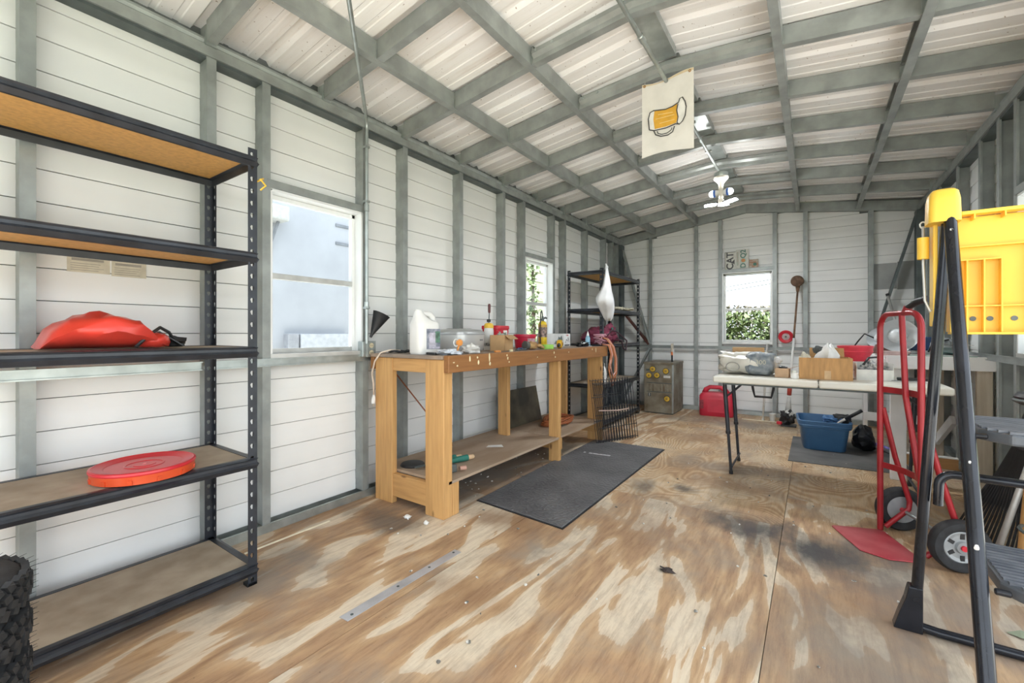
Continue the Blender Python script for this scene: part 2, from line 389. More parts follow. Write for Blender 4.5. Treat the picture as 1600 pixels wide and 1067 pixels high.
# ================================================================= walls
def wall_skin(name, axis, pos, thick, a0, a1, z0, z1, holes, top=None):
    """outer sheet of a wall with window holes; axis 'X' = plane of constant X running along Y"""
    mb = MB()
    cuts = sorted(holes)
    def put(u0, u1, w0, w1):
        if u1 - u0 < 1e-4 or w1 - w0 < 1e-4: return
        if axis == 'X': mb.box(min(pos, pos + thick), max(pos, pos + thick), u0, u1, w0, w1)
        else: mb.box(u0, u1, min(pos, pos + thick), max(pos, pos + thick), w0, w1)
    u = a0
    for (h0, h1, hz0, hz1) in cuts:
        put(u, h0, z0, z1); put(h0, h1, z0, hz0); put(h0, h1, hz1, z1); u = h1
    put(u, a1, z0, z1)
    return struct(name, mb, mat('lap_shadow_backing', (0.13, 0.14, 0.14), 0.8))  # backing coloured dark to paint the lap shadow in the siding gaps
PITCH = 0.127
def siding(parent, axis, plane, inward, a0, a1, z0, z1, holes, topf=None):
    """lap siding seen from inside, each board a piece of its own (cut at the windows)"""
    k = 0; z = z0
    while z < z1 - 0.01:
        zt = min(z + PITCH, z1)
        spans = [(a0, a1)]
        for (h0, h1, hz0, hz1) in holes:
            if z < hz1 - 0.004 and zt > hz0 + 0.004:
                new = []
                for s0, s1 in spans:
                    if h0 > s0: new.append((s0, min(h0, s1)))
                    if h1 < s1: new.append((max(h1, s0), s1))
                spans = [q for q in new if q[1] - q[0] > 0.02]
        pieces = [(s0, s1, z, zt) for s0, s1 in spans]
        for (h0, h1, hz0, hz1) in holes:      # strips left above and below an opening
            if z < hz1 - 0.004 and zt > hz1 + 0.012: pieces.append((h0, h1, hz1, zt))
            if z < hz0 - 0.012 and zt > hz0 + 0.004: pieces.append((h0, h1, z, hz0))
        for s0, s1, za, zb in pieces:
            hh = zb - za
            prof = [(0.0, 0.0014), (0.012, 0.0014), (0.0135, hh * 0.5), (0.0115, hh * 0.54), (0.0095, hh - 0.0022), (0.0, hh - 0.0022)]
            if axis == 'X': p, q, ua = (plane, s0, za), (plane, s1, za), (inward, 0, 0)
            else:
                p, q, ua = (s0, plane, za), (s1, plane, za), (0, inward, 0)
                if topf:   # gable: shorten the upper boards under the roof slope
                    lim = [x for x in (s0 + (s1 - s0) * i / 60 for i in range(61)) if topf(x) > zb - 0.02]
                    if not lim: continue
                    p, q = (lim[0], plane, za), (lim[-1], plane, za)
            MB().sweep(prof, p, q, ua, (0, 0, 1)).build('siding_board', SIDING, parent, smooth=25)
        z += PITCH
W1 = (1.178, 1.757, 0.925, 1.832); W2 = (3.693, 4.250, 0.925, 1.832)
WB = (-0.998, -0.418, 0.925, 1.862); WR = (3.02, 3.62, 0.925, 1.832)
wl = wall_skin('wall_left', 'X', XLo, -0.02, YF, YBo + 0.02, -0.19, 2.56, [W1, W2])
siding(wl, 'X', XLo, 1, YF, YBo, 0.04, 2.45, [W1, W2])
wb = wall_skin('wall_back', 'Y', YBo, 0.02, XLo, XRo, -0.19, 2.62, [WB])
siding(wb, 'Y', YBo, -1, XLo, XRo, 0.04, 2.68, [WB], lambda x: zroof(x) + 0.07)
DOOR_R = (-0.95, 2.60, 0.0, 2.24)          # open side door behind the camera's right shoulder
wr = wall_skin('wall_right', 'X', XRo, 0.02, YF, YBo + 0.02, -0.19, 2.56, [DOOR_R, WR])
siding(wr, 'X', XRo, -1, YF, YBo, 0.04, 2.45, [DOOR_R, WR])

def stud_mesh(h):
    return MB().channel((0, 0, 0), (0, 0, h), (1, 0, 0), (0, 1, 0), 0.09, 0.042)
_sm = stud_mesh(ZP - 0.045).build('stud', GALV, wl); _sm.location = (XLo, 0.284, 0.045)
for y in (-0.9, -0.33, 0.880, 1.136, 1.757, 2.092, 2.690, 3.292, 3.640, 4.250, 4.519, 5.118, 5.725, 6.00, 6.20):
    link_copy(_sm, wl, (XLo, y, 0.045))
_cor = MB().box(XLo, XL + 0.03, 6.28, 6.40, 0.0, ZP).build('corner_post', DGALV, wl, bevel=0.004)
for y in (2.62, 2.98, 3.62, 3.90, 4.262, 4.83, 5.40, 6.0):
    link_copy(_sm, wr, (XRo, y + 0.042, 0.045), (0, 0, math.pi))
MB().box(XR - 0.03, XRo, 6.28, 6.40, 0.0, ZP).build('corner_post', DGALV, wr, bevel=0.004)
for x in (-1.981, -1.35, -1.046, -0.418, -0.097, 0.523):
    h = zroof(x) - 0.02
    MB().channel((x, YBo, 0.045), (x, YBo, h), (0, -1, 0), (1, 0, 0), 0.09, 0.046).build('stud', GALV, wb)
for wall, xo, sg in ((wl, XLo, 1), (wr, XRo, -1)):
    MB().channel((xo + 0.095 * sg, YF if sg > 0 else 2.62, 0.0), (xo + 0.095 * sg, YB, 0.0), (-sg, 0, 0), (0, 0, 1), 0.095, 0.045).build('base_track', GALV2, wall)
    MB().channel((xo + 0.1 * sg, YF, ZP + 0.05), (xo + 0.1 * sg, YB, ZP + 0.05), (-sg, 0, 0), (0, 0, -1), 0.1, 0.05).build('top_plate', GALV, wall)
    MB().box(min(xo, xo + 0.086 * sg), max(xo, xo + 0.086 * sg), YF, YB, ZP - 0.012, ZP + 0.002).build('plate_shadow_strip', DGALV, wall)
    MB().tube([(xo + 0.075 * sg, YF, ZP + 0.072), (xo + 0.075 * sg, YB, ZP + 0.072)], 0.02, 8).build('eave_roll', GALV, wall, smooth=40)
    if wall is wl: segs = ((YF, W2[1] + 1.6),)
    else: segs = ((2.62, 6.30),)
    for a, b_ in segs:
        MB().channel((xo + 0.088 * sg, a, 0.880), (xo + 0.088 * sg, b_, 0.880), (0, 0, 1), (sg, 0, 0), 0.042, 0.012, l=0.006).build('girt', GALV2 if wall is wl else GALV, wall)
MB().channel((XL, 6.398, 0.845), (XR, 6.398, 0.845), (0, 0, 1), (0, -1, 0), 0.042, 0.014, l=0.006).build('girt', GALV, wb)
MB().channel((XL, YB - 0.005, 0.0), (XR, YB - 0.005, 0.0), (0, 1, 0), (0, 0, 1), 0.09, 0.05).build('base_track', GALV2, wb)
# gable beam along the top of the back wall (two straight halves)
for s in (-1, 1):
    xe = XC + s * 1.70
    MB().sweep([(0, 0), (0.06, 0), (0.06, 0.11), (0, 0.11)], (XC, YB - 0.005, zroof(XC) - 0.005), (xe, YB - 0.005, zroof(xe) - 0.035), (0, 1, 0), (0, 0, 1)).build('gable_beam', GALV, wb)
# diagonal braces in the back corners
def brace(p, q, m=GALV, parent=wb, w=0.05): MB().beam(p, q, 0.025, w, (0, 1, 0)).build('diagonal_brace', m, parent)
brace((-2.38, 6.36, 2.37), (-1.955, 6.38, 0.90), w=0.06)
brace((-1.955, 6.37, 0.84), (-2.36, 6.36, 0.06), w=0.06)
brace((-2.33, 6.20, 1.42), (-1.97, 6.37, 0.90), mat('rusty_brown_steel', (0.10, 0.035, 0.025), 0.6, 0.2, 0.3), w=0.07)
brace((0.93, 6.36, 2.37), (0.55, 6.38, 0.90), DGALV, w=0.06)
brace((0.55, 6.37, 0.84), (0.92, 6.36, 0.06), DGALV, w=0.06)
# grey patched boards on the back wall
PATCH = mat('weathered_grey_board', (0.33, 0.34, 0.33), 0.7, 0, 0.12, 5)
MB().box(0.575, 0.775, YBo - 0.022, YBo - 0.012, 1.56, 1.85).build('patch_panel', PATCH, wb)
MB().box(0.78, 0.93, YBo - 0.021, YBo - 0.012, 1.55, 1.86).build('patch_panel', PATCH, wb)

# ================================================================= windows
def window(name, axis, plane, inward, a0, a1, z0, z1):
    """single-hung window: outer frame, two sashes, meeting rail, two panes"""
    w = tag(bpy.data.objects.new(name, None), kind='structure'); COL.objects.link(w)
    def bx(n, u0, u1, d0, d1, w0, w1, m, bev=0.002):
        d0, d1 = sorted((plane + inward * d0, plane + inward * d1))
        mb = MB().box(d0, d1, u0, u1, w0, w1) if axis == 'X' else MB().box(u0, u1, d0, d1, w0, w1)
        return mb.build(n, m, w, bevel=bev)
    bx('jamb_liner', a0 - 0.002, a0 + 0.012, -0.03, 0.088, z0, z1, WHITEP); bx('jamb_liner', a1 - 0.012, a1 + 0.002, -0.03, 0.088, z0, z1, WHITEP)
    bx('head_liner', a0, a1, -0.03, 0.088, z1 - 0.012, z1 + 0.002, WHITEP); bx('window_sill', a0, a1, -0.03, 0.092, z0 - 0.01, z0 + 0.02, ALU)
    bx('header', a0 - 0.02, a1 + 0.02, 0.06, 0.094, z1 + 0.002, z1 + 0.045, GALV)
    zm = 1.375
    for u0, u1 in ((a0 + 0.012, a0 + 0.034), (a1 - 0.034, a1 - 0.012)): bx('frame_stile', u0, u1, -0.012, 0.022, z0 + 0.02, z1 - 0.012, WHITEP if axis == 'X' else ALU)
    bx('frame_head', a0 + 0.012, a1 - 0.012, -0.012, 0.022, z1 - 0.036, z1 - 0.012, WHITEP)
    bx('bottom_rail', a0 + 0.034, a1 - 0.034, -0.008, 0.024, z0 + 0.02, z0 + 0.046, ALU)
    bx('meeting_rail', a0 + 0.034, a1 - 0.034, -0.010, 0.028, zm - 0.018, zm + 0.014, ALU)
    bx('pane', a0 + 0.03, a1 - 0.03, 0.004, 0.008, zm + 0.01, z1 - 0.03, GLASS, 0)
    bx('pane', a0 + 0.03, a1 - 0.03, 0.012, 0.016, z0 + 0.04, zm - 0.01, GLASS, 0)
    return w
window('window_1', 'X', XLo, 1, *W1)
window('window_2', 'X', XLo, 1, *W2)
window('window_3', 'Y', YBo, -1, *WB)
window('window_4', 'X', XRo, -1, *WR)

# ================================================================= roof
ceil = tag(bpy.data.objects.new('ceiling', None), kind='structure'); COL.objects.link(ceil)
RD = 0.10
def zp(x): return zroof(x) + RD + 0.004
prof = []          # roof sheet rib profile along Y
PW = 0.9144
for i in range(3):
    o = i * PW / 3
    prof += [(o, 0), (o + 0.07, 0), (o + 0.075, 0.004), (o + 0.095, 0.004), (o + 0.10, 0), (o + 0.16, 0), (o + 0.165, 0.004), (o + 0.185, 0.004), (o + 0.19, 0), (o + 0.235, 0), (o + 0.25, 0.022), (o + 0.285, 0.022), (o + 0.30, 0)]
prof.append((PW - 0.002, 0))
for s in (-1, 1):
    y = YF - 0.12
    x0, x1 = XC, XC + s * 1.95
    while y < YBo:
        vs = [(x, y + u, zp(x) + v + t) for t in (0, 0.003) for x in (x0, x1) for u, v in prof]
        n = len(prof); fs = []
        for t in (0, 2):
            fs += [(t * n + i, t * n + i + 1, (t + 1) * n + i + 1, (t + 1) * n + i) for i in range(n - 1)]
        MB().add(vs, fs).build('roof_sheet', ROOF, ceil)
        y += PW
MB().box(XC - 0.16, XC + 0.16, YF - 0.1, YBo, zp(XC) + 0.022, zp(XC) + 0.04).build('ridge_cap', WHITEP, ceil)
RY = [0.27 - 0.6, 0.27, 0.872, 1.474, 2.076, 2.678, 3.280, 3.882, 4.484, 5.086, 5.700]
PX = [-1.88, -1.30, -0.13, 0.45]
HALF = 0.57
for y in RY:
    for s in (-1, 1):
        xa, xb = XC + s * HALF, XC + s * 1.64
        p, q = (xa, y, zroof(xa)), (xb, y, zroof(xb))
        MB().channel(p, q, (0, 0, 1), (0, 1, 0), RD, 0.042).build('rafter', GALV, ceil)
        # bracket where the rafter sits on the plate
        MB().box(min(xb, xb + s * 0.06), max(xb, xb + s * 0.06), y - 0.003, y + 0.045, zroof(xb) - 0.012, zroof(xb) + RD * 0.8).build('rafter_bracket', GALV2, ceil)
    # bent ridge piece between the inner purlins: lower lip and rounded upper rail
    xs = [XC - HALF, XC - 0.3, XC - 0.12, XC, XC + 0.12, XC + 0.3, XC + HALF]
    zb = lambda x: zroof(x) - 0.022 * (1 - abs(x - XC) / HALF) 
    prf = [(0.0, 0.0), (0.045, 0.0), (0.045, 0.010), (0.012, 0.014), (0.006, 0.03), (-0.012, 0.048), (-0.012, 0.062), (0.004, 0.07), (0.03, 0.07), (0.03, 0.078), (-0.004, 0.08), (-0.02, 0.066), (-0.02, 0.044), (0.0, 0.026)]
    MB().rings([[(x, y + u, zb(x) + v) for u, v in prf] for x in xs]).build('ridge_rafter', DGALV if False else GALV, ceil, smooth=35)
    for x in (XC - HALF + 0.03, XC - HALF + 0.13, XC + HALF - 0.03, XC + HALF - 0.13):
        MB().lathe([(0.0, -0.026), (0.007, -0.025), (0.009, -0.018), (0.009, -0.012)], (x, y, zb(x) + 0.054), 8, 'Y').build('bolt', GALV2, ceil, smooth=40)
for x in PX:
    sg = 1 if x < XC else 1
    MB().channel((x, YF, zroof(x) - 0.004), (x, YB, zroof(x) - 0.004), (0, 0, 1), (-1, 0, 0), RD * 0.98, 0.042).build('purlin', GALV, ceil)
    for y in RY:
        MB().box(x - 0.046, x + 0.004, y - 0.006, y - 0.002, zroof(x) + 0.004, zroof(x) + 0.07).build('clip', GALV2, ceil)
for a, b_ in zip(RY, RY[1:]):       # ridge channel seen in pieces between the rafters
    mb = MB().sweep([(0, 0), (0.115, 0), (0.115, 0.05), (0.10, 0.05), (0.10, 0.012), (0.065, 0.012), (0.06, 0.004), (0.055, 0.012), (0.0, 0.012)], (XC - 0.055, a + 0.03, zp(XC) - 0.055), (XC - 0.055, b_ - 0.03, zp(XC) - 0.055), (1, 0, 0), (0, 0, 1))
    mb.build('ridge_channel', GALV2, ceil)
# front wall pieces around the open front
wf = struct('wall_front', MB().box(XLo, -2.25, YF - 0.03, YF, -0.19, 2.5).box(0.80, XRo, YF - 0.03, YF, -0.19, 2.5).box(-2.25, 0.80, YF - 0.03, YF, 2.30, 2.62), SIDING)
# ================================================================= outside the windows
STUC = mat('pale_stucco', (0.40, 0.408, 0.435), 0.9, 0, 0.05, 3, 0.1)
nb = thing('neighbour_house', 'pale stucco house wall seen through the near left window', 'building', (-5.0, 3.0, -0.2))
MB().box(-0.3, 0, -6.5, 2.2, 0, 4.0).build('wall', STUC, nb)
MB().box(-0.02, 0.10, -0.38, -0.25, 0.0, 1.255).build('utility_cabinet', mat('utility_grey', (0.32, 0.325, 0.35), 0.6), nb, bevel=0.01)
MB().box(-0.02, 0.10, -0.23, 0.43, 0.0, 1.25).build('heat_pump', mat('pump_white', (0.46, 0.47, 0.5), 0.6), nb, bevel=0.01)
for z in (2.39, 2.62): MB().box(-0.01, 0.012, 0.28, 0.75, z, z + 0.035).build('vent_slot', mat('vent_grey', (0.20, 0.21, 0.23), 0.6), nb)
fx = MB().box(0.0, 0.22, -0.85, -0.42, 2.50, 2.66).build('wall_lamp', mat('lamp_cream', (0.5, 0.5, 0.48), 0.6), nb, bevel=0.02)
MB().tube([(0.02, -0.56, 2.2), (0.12, -0.50, 2.50)], 0.018, 6).build('lamp_bracket', mat('vent_grey', (0.16, 0.17, 0.19)), fx)
hs = thing('cream_house', 'cream clapboard house beyond the second left window', 'building', (-6.5, 11.2, -0.2))
HC = mat('cream_clapboard', (0.62, 0.58, 0.46), 0.8, 0, 0.05, 3)
MB().box(-0.3, 0, -3.2, 6.0, 0, 4.2).build('wall', HC, hs)
for i in range(14): MB().sweep([(0, 0), (0.03, 0), (0.004, 0.26), (0, 0.26)], (0.001, -3.2, 0.3 + i * 0.27), (0.001, 6.0, 0.3 + i * 0.27), (1, 0, 0), (0, 0, 1)).build('clapboard', HC, hs)
def leaves(n, fn, size, seed):
    rnd = random.Random(seed); mb = MB()
    for _ in range(n):
        c = Vector(fn(rnd)); d = Vector((rnd.uniform(-1, 1), rnd.uniform(-1, 1), rnd.uniform(-.8, 1))).normalized()
        e = d.orthogonal().normalized(); e.rotate(Matrix.Rotation(rnd.uniform(0, 6.28), 3, d)); g = d.cross(e); s = size * rnd.uniform(0.6, 1.3)
        mb.add([c - e * s, c + g * s * .45, c + e * s, c - g * s * .45], [(0, 1, 2, 3)])
    return mb
LEAF = mat('green_leaves', (0.07, 0.12, 0.04), 0.6, 0, 0.5, 5, col2=(0.22, 0.28, 0.12))
LEAF2 = mat('hedge_leaves', (0.045, 0.075, 0.018), 0.6, 0, 0.5, 4, col2=(0.13, 0.16, 0.055))
TWIG = mat('grey_twigs', (0.15, 0.12, 0.10), 0.9, 0, 0.3, 8)
BARK = mat('bark', (0.10, 0.07, 0.05), 0.9)
tr = thing('slim_tree', 'slim leafy tree standing outside the second left window', 'tree', (-4.2, 6.70, -0.2))
MB().tube([(0, 0, 0), (0.03, 0.02, 1.4), (-0.02, 0.05, 3.2)], [0.05, 0.035, 0.012], 7).build('trunk', BARK, tr)
o = leaves(480, lambda r: (lambda a, z, q: (math.cos(a) * q, math.sin(a) * q * .8, z))(r.uniform(0, 6.28), r.uniform(0.5, 3.2), r.uniform(0, .22) * (1.1 - abs(r.random() - .4))), 0.055, 3).build('foliage', LEAF, tr)
def hedge(name, label, loc, rx, ry, rz, n, seed, m):
    h = thing(name, label, 'bush', loc)
    rnd = random.Random(seed); tw = MB()
    for i in range(40):
        a = rnd.uniform(-rx, rx) * .9; tw.tube([(a * .6, rnd.uniform(-ry, ry) * .4, 0), (a + rnd.uniform(-.2, .2), rnd.uniform(-ry, ry) * .8, rz * rnd.uniform(0.7, 1.08))], [0.014, 0.004], 5)
    tw.build('twigs', TWIG, h)
    leaves(n, lambda r: (r.uniform(-rx, rx), r.uniform(-ry, ry), rz * r.random() ** .7), 0.05, seed).build('foliage', m, h)
    return h
hedge('hedge', 'tangled green shrub seen through the lower back window pane', (-0.9, 8.6, -0.2), 1.1, 0.35, 1.62, 5200, 5, LEAF2)
hedge('twiggy_hedge', 'brownish bare-twigged hedge behind the green shrub outside back window', (-0.9, 10.2, -0.2), 2.6, 0.5, 1.82, 9000, 8, mat('dry_leaves', (0.07, 0.06, 0.035), 0.8, 0, 0.3, 4, col2=(0.17, 0.15, 0.11)))
for i, (z0, z1) in enumerate(((1.70, 2.86), (1.80, 2.96))):
    tag(MB().tube([(-5, 12, z0), (4, 12, z1)], 0.011, 5).build('power_line', BLACKP), 'lower black power line crossing sky in back window' if i == 0 else 'upper black power line crossing sky in back window', 'power line')
# ================================================================= things
class T:
    """a thing: an Empty at its base; p() adds a part in local, w() in world coordinates"""
    def __init__(s, name, label, cat, loc=(0, 0, 0), rz=0.0, group=None):
        s.o = thing(name, label, cat, loc, rz, group)
        s.inv = (Matrix.Translation(loc) @ Matrix.Rotation(rz, 4, 'Z')).inverted()
    def p(s, name, mb, m, parent=None, **k): return mb.build(name, m, parent or s.o, **k)
    def w(s, name, mb, m, parent=None, **k): return mb.xf(s.inv).build(name, m, parent or s.o, **k)

BOARD_T = mat('dusty_particleboard', (0.30, 0.245, 0.18), 0.8, 0, 0.16, 9, col2=(0.40, 0.34, 0.26))
BOARD_B = mat('bounce_lit_hardboard', (0.60, 0.34, 0.10), 0.6, 0, 0.10, 60)  # hardboard underside, orange mostly painted in for light bounced off the floor
def slotted_post(h, w=0.036, t=0.0022):
    """L-shaped boltless post with a row of key slots in each leg; corner at the origin, legs along -x and -y"""
    mb = MB(); pitch = 0.0508; n = int(h / pitch); sw, sh = 0.0075, 0.019
    def leg(fn):
        for i in range(n + 1):
            z0 = i * pitch; z1 = min(h, z0 + pitch)
            if z1 - z0 < 0.03:
                mb.add([fn(u, d, z) for d in (0, t) for u, z in ((0, z0), (w, z0), (w, z1), (0, z1))], [(0, 1, 2, 3), (4, 7, 6, 5), (0, 4, 5, 1), (1, 5, 6, 2), (2, 6, 7, 3), (3, 7, 4, 0)]); continue
            zc = (z0 + z1) / 2; uc = w * 0.55
            out = [(0, z0), (w, z0), (w, zc), (w, z1), (0, z1), (0, zc)]
            hol = [(uc - sw * .5, zc - sh * .5), (uc + sw * .5, zc - sh * .5), (uc + sw, zc + sh * .15), (uc + sw * .6, zc + sh * .5), (uc - sw * .6, zc + sh * .5), (uc - sw, zc + sh * .15)]
            vs = [fn(u, d, z) for d in (0, t) for u, z in out + hol]; fs = []
            for k in range(6):
                j = (k + 1) % 6
                fs += [(k, j, 6 + j, 6 + k), (12 + k, 18 + k, 18 + j, 12 + j), (6 + k, 6 + j, 18 + j, 18 + k)]
            fs += [(1, 13, 14, 2), (2, 14, 15, 3)]
            mb.add(vs, fs)
    leg(lambda u, d, z: (-d, -u, z)); leg(lambda u, d, z: (-u, -d, z))
    return mb
def rack(name, label, loc, D, W, H, levels, dusty=True):
    """boltless steel shelving: D deep (x, front at +x), W wide (y), boards at the given heights"""
    t = T(name, label, 'shelf', loc)
    pm = slotted_post(H).build('post', BLACKS, t.o); me = pm.data
    pm.location = (D / 2, W / 2, 0)
    for x, y, rz in ((D / 2, -W / 2, -90), (-D / 2, W / 2, 90), (-D / 2, -W / 2, 180)):
        c = place('post', me, None, t.o); c.location = (x, y, 0); c.rotation_euler = (0, 0, R(rz))
    for x, y in ((1, 1), (1, -1), (-1, 1), (-1, -1)):
        MB().box(x * D / 2 - (0.038 if x > 0 else 0), x * D / 2 + (0 if x > 0 else 0.038), y * W / 2 - (0.038 if y > 0 else 0), y * W / 2 + (0 if y > 0 else 0.038), 0, 0.012).build('foot_cap', BLACKP, t.o)
    bp = [(0, 0), (0.006, 0.002), (0.016, 0.018), (0.008, 0.026), (0.008, 0.036), (0.012, 0.042), (0.0, 0.046), (-0.02, 0.046), (-0.02, 0.03), (-0.004, 0.026)]
    for z in levels:
        zb = z - 0.046
        for s in (1, -1):
            MB().sweep(bp, (s * (D / 2 - 0.006), -W / 2 + 0.003, zb), (s * (D / 2 - 0.006), W / 2 - 0.003, zb), (s, 0, 0), (0, 0, 1)).build('long_beam', BLACKS, t.o)
            MB().sweep(bp, (-D / 2 + 0.003, s * (W / 2 - 0.006), zb), (D / 2 - 0.003, s * (W / 2 - 0.006), zb), (0, s, 0), (0, 0, 1)).build('short_beam', BLACKS, t.o)
        b = MB().box(-D / 2 + 0.012, D / 2 - 0.012, -W / 2 + 0.012, W / 2 - 0.012, z - 0.016, z - 0.002).build('shelf_board', BOARD_T, t.o)
        b.data.materials.append(BOARD_B)
        for f in b.data.polygons:
            if f.normal.z < -0.5: f.material_index = 1
    return t
RK = rack('shelving_rack', 'tall black steel shelving rack with five boards at the near left wall', (-2.145, 0.285, 0), 0.43, 1.23, 1.83, (0.086, 0.533, 1.0, 1.397, 1.80))
mbx = MB().tube([(-1.945, 0.905, 1.70), (-1.93, 0.925, 1.715), (-1.915, 0.905, 1.705), (-1.92, 0.93, 1.685), (-1.935, 0.915, 1.665)], 0.004, 5)
tag(mbx.build('yellow_ribbon', YEL), 'scrap of yellow ribbon tied to the front rack post', 'ribbon')
RK2 = rack('shelving_rack', 'black steel shelving rack in the back left corner behind the workbench', (-2.105, 5.095, 0), 0.43, 1.23, 1.775, (0.086, 0.49, 0.935, 1.335, 1.755))

# red vinyl sack on the third board
t = T('vinyl_sack', 'crumpled red vinyl sack with black straps on the near rack', 'bag', (-2.13, 0.46, 1.0))
REDV = mat('red_vinyl', (0.60, 0.045, 0.03), 0.3, 0, 0.15, 9)
prof = []
for i in range(15):     # sections along y
    u = i / 14; y = -0.17 + 0.34 * u
    hgt = 0.012 + 0.118 * (math.sin(math.pi * min(1, u * 1.05)) ** 0.55) * (1 if u < 0.72 else max(0.25, 1 - (u - 0.72) * 2.6))
    wd = 0.03 + 0.13 * math.sin(math.pi * (0.08 + 0.84 * u)) ** 0.6
    ring = []
    for k in range(20):
        a = 2 * math.pi * k / 20
        x = math.cos(a) * wd * (1 + 0.12 * mnoise.noise((u * 5, k * 0.9, 1.2))); z = max(0.0, 0.5 + 0.5 * math.sin(a)) ** 0.8 * hgt * (1 + 0.22 * mnoise.noise((u * 6, k * 0.7, 4.2)))
        ring.append((x, y + 0.012 * mnoise.noise((k, u * 3, 9)), z + 0.002))
    prof.append(ring)
t.p('sack', MB().rings(prof), REDV, smooth=50)
t.p('strap', MB().tube([(0.12, 0.06, 0.006), (0.115, 0.10, 0.05), (0.09, 0.14, 0.078), (0.05, 0.18, 0.06), (0.04, 0.21, 0.01)], 0.006, 6), BLACKP, smooth=True)
t.p('webbing', MB().sweep([(0, 0), (0.035, 0), (0.035, 0.004), (0, 0.004)], (0.03, 0.145, 0.06), (0.05, 0.215, 0.006), (1, 0, 0), (0, 0.5, 1)).blob((0.0, 0.20, 0.02), (0.06, 0.05, 0.028), 3, 0.5, 2, 16, 9, 0.002), BLACKP, smooth=50)
t.p('flap', MB().blob((0.07, 0.125, 0.028), (0.05, 0.055, 0.034), 8, 0.25, 1.6, 16, 9, 0.003), REDV, smooth=60)

# red bucket lid on the fourth board
t = T('bucket_lid', 'round red plastic bucket lid on the near rack', 'lid', (-2.045, 0.555, 0.533))
LIDR = mat('scarlet_plastic', (0.58, 0.022, 0.035), 0.3, 0, 0.06, 4); LIDO = mat('orange_red_plastic', (0.60, 0.075, 0.022), 0.32, 0, 0.06, 4)
t.p('skirt', MB().lathe([(0.146, 0.001), (0.150, 0.003), (0.152, 0.030), (0.153, 0.034)], n=48), LIDO, smooth=40)
t.p('top', MB().lathe([(0.153, 0.032), (0.155, 0.036), (0.154, 0.043), (0.148, 0.045), (0.142, 0.041), (0.118, 0.039), (0.113, 0.036), (0.06, 0.036), (0.058, 0.038), (0.054, 0.038), (0.052, 0.036), (0.034, 0.036), (0.032, 0.038), (0.0, 0.038)], n=48), LIDR, smooth=30)
for k in range(12):
    a = k * 0.5236
    t.p('tear_tab', MB().beam((0.151 * math.cos(a), 0.151 * math.sin(a), 0.004), (0.153 * math.cos(a), 0.153 * math.sin(a), 0.02), 0.012, 0.004, (math.cos(a), math.sin(a), 0)), LIDO)
text_mesh('2', 0.026, mat('pale_red', (0.80, 0.25, 0.25), 0.4), 'embossed_mark', t.o, (0, 0, 0.0385), (0, 0, R(60)))

# paper notices on the siding
def notice(y0, y1, z0, z1, label):
    n = T('paper_notice', label, 'sign', (-2.457, (y0 + y1) / 2, z0))
    w, h = (y1 - y0) / 2, z1 - z0
    n.p('sheet', MB().box(0, 0.0012, -w, w, 0, h), mat('aged_paper', (0.62, 0.58, 0.47), 0.8, 0, 0.10, 25))
    ink = mat('faded_ink', (0.33, 0.31, 0.27), 0.8)
    n.p('heading', MB().box(0.0012, 0.0018, -w * .8, w * .7, h - 0.018, h - 0.008), ink)
    for i in range(5):
        z = h - 0.028 - i * 0.009
        if z > 0.005: n.p('text_line', MB().box(0.0012, 0.0016, -w * .85, w * random.uniform(.4, .85), z - 0.002, z), ink)
notice(0.42, 0.55, 1.305, 1.37, 'faded printed notice on the siding, darker of the pair')
notice(0.555, 0.672, 1.30, 1.365, 'faded printed notice on the siding, plainer of the pair')

# stack of knobbly tyres at the near left
def tyre(z, label, rz):
    t = T('knobbly_tyre', label, 'tyre', (-1.625, 0.045, z), rz, 'stack of small tyres by the rack')
    r0, hh = 0.162, 0.098
    t.p('casing', MB().lathe([(0.085, 0.02), (0.09, 0.012), (0.12, 0.001), (0.145, 0.012), (r0 - .004, 0.03), (r0, 0.052), (r0 - .004, 0.075), (0.145, 0.09), (0.12, 0.0975), (0.09, 0.09), (0.085, 0.082), (0.08, 0.052), (0.085, 0.02)], n=40), RUBBER, smooth=40)
    kb = MB(); hair = MB()
    for k in range(34):
        for row, (z0, z1, sh) in enumerate(((0.010, 0.030, -1), (0.032, 0.048, -.6), (0.050, 0.066, .6), (0.068, 0.088, 1))):
            a = 2 * math.pi * (k + (0.5 if row % 2 else 0)) / 34; rr = r0 + (0.009 if row in (1, 2) else 0.003)
            c = Vector((math.cos(a), math.sin(a), 0)); tt = Vector((-c.y, c.x, 0))
            kb.beam(c * (rr - 0.007) + Vector((0, 0, z0)) + tt * (0.005 * sh), c * (rr - 0.007) + Vector((0, 0, z1)) - tt * (0.005 * sh), 0.017, 0.014, c)
        a = 2 * math.pi * (k + .3) / 34; c = Vector((math.cos(a), math.sin(a), 0))
        for z_ in (0.03, 0.06, 0.085): hair.tube([c * (r0 - .002) + Vector((0, 0, z_)), c * (r0 + 0.019) + Vector((0, 0, z_ + 0.004))], [0.0012, 0.0004], 4)
    tag(t.p('tread_blocks', kb, RUBBER), kind='stuff'); tag(t.p('rubber_whiskers', hair, RUBBER), kind='stuff')
    t.p('rim', MB().lathe([(0.083, 0.03), (0.07, 0.034), (0.03, 0.046), (0.012, 0.046), (0.012, 0.058), (0.03, 0.058), (0.07, 0.07), (0.083, 0.074)], n=24), mat('grey_rim', (0.35, 0.35, 0.34), 0.5), smooth=40)
for i, lb in enumerate(('lowest tyre of the stack by the near rack', 'fourth tyre down in the stack by the near rack', 'third tyre down in the stack by the near rack', 'second tyre down in the stack by the near rack', 'topmost knobbly black tyre of the stack by the near rack')):
    tyre(i * 0.098, lb, i * 0.7)

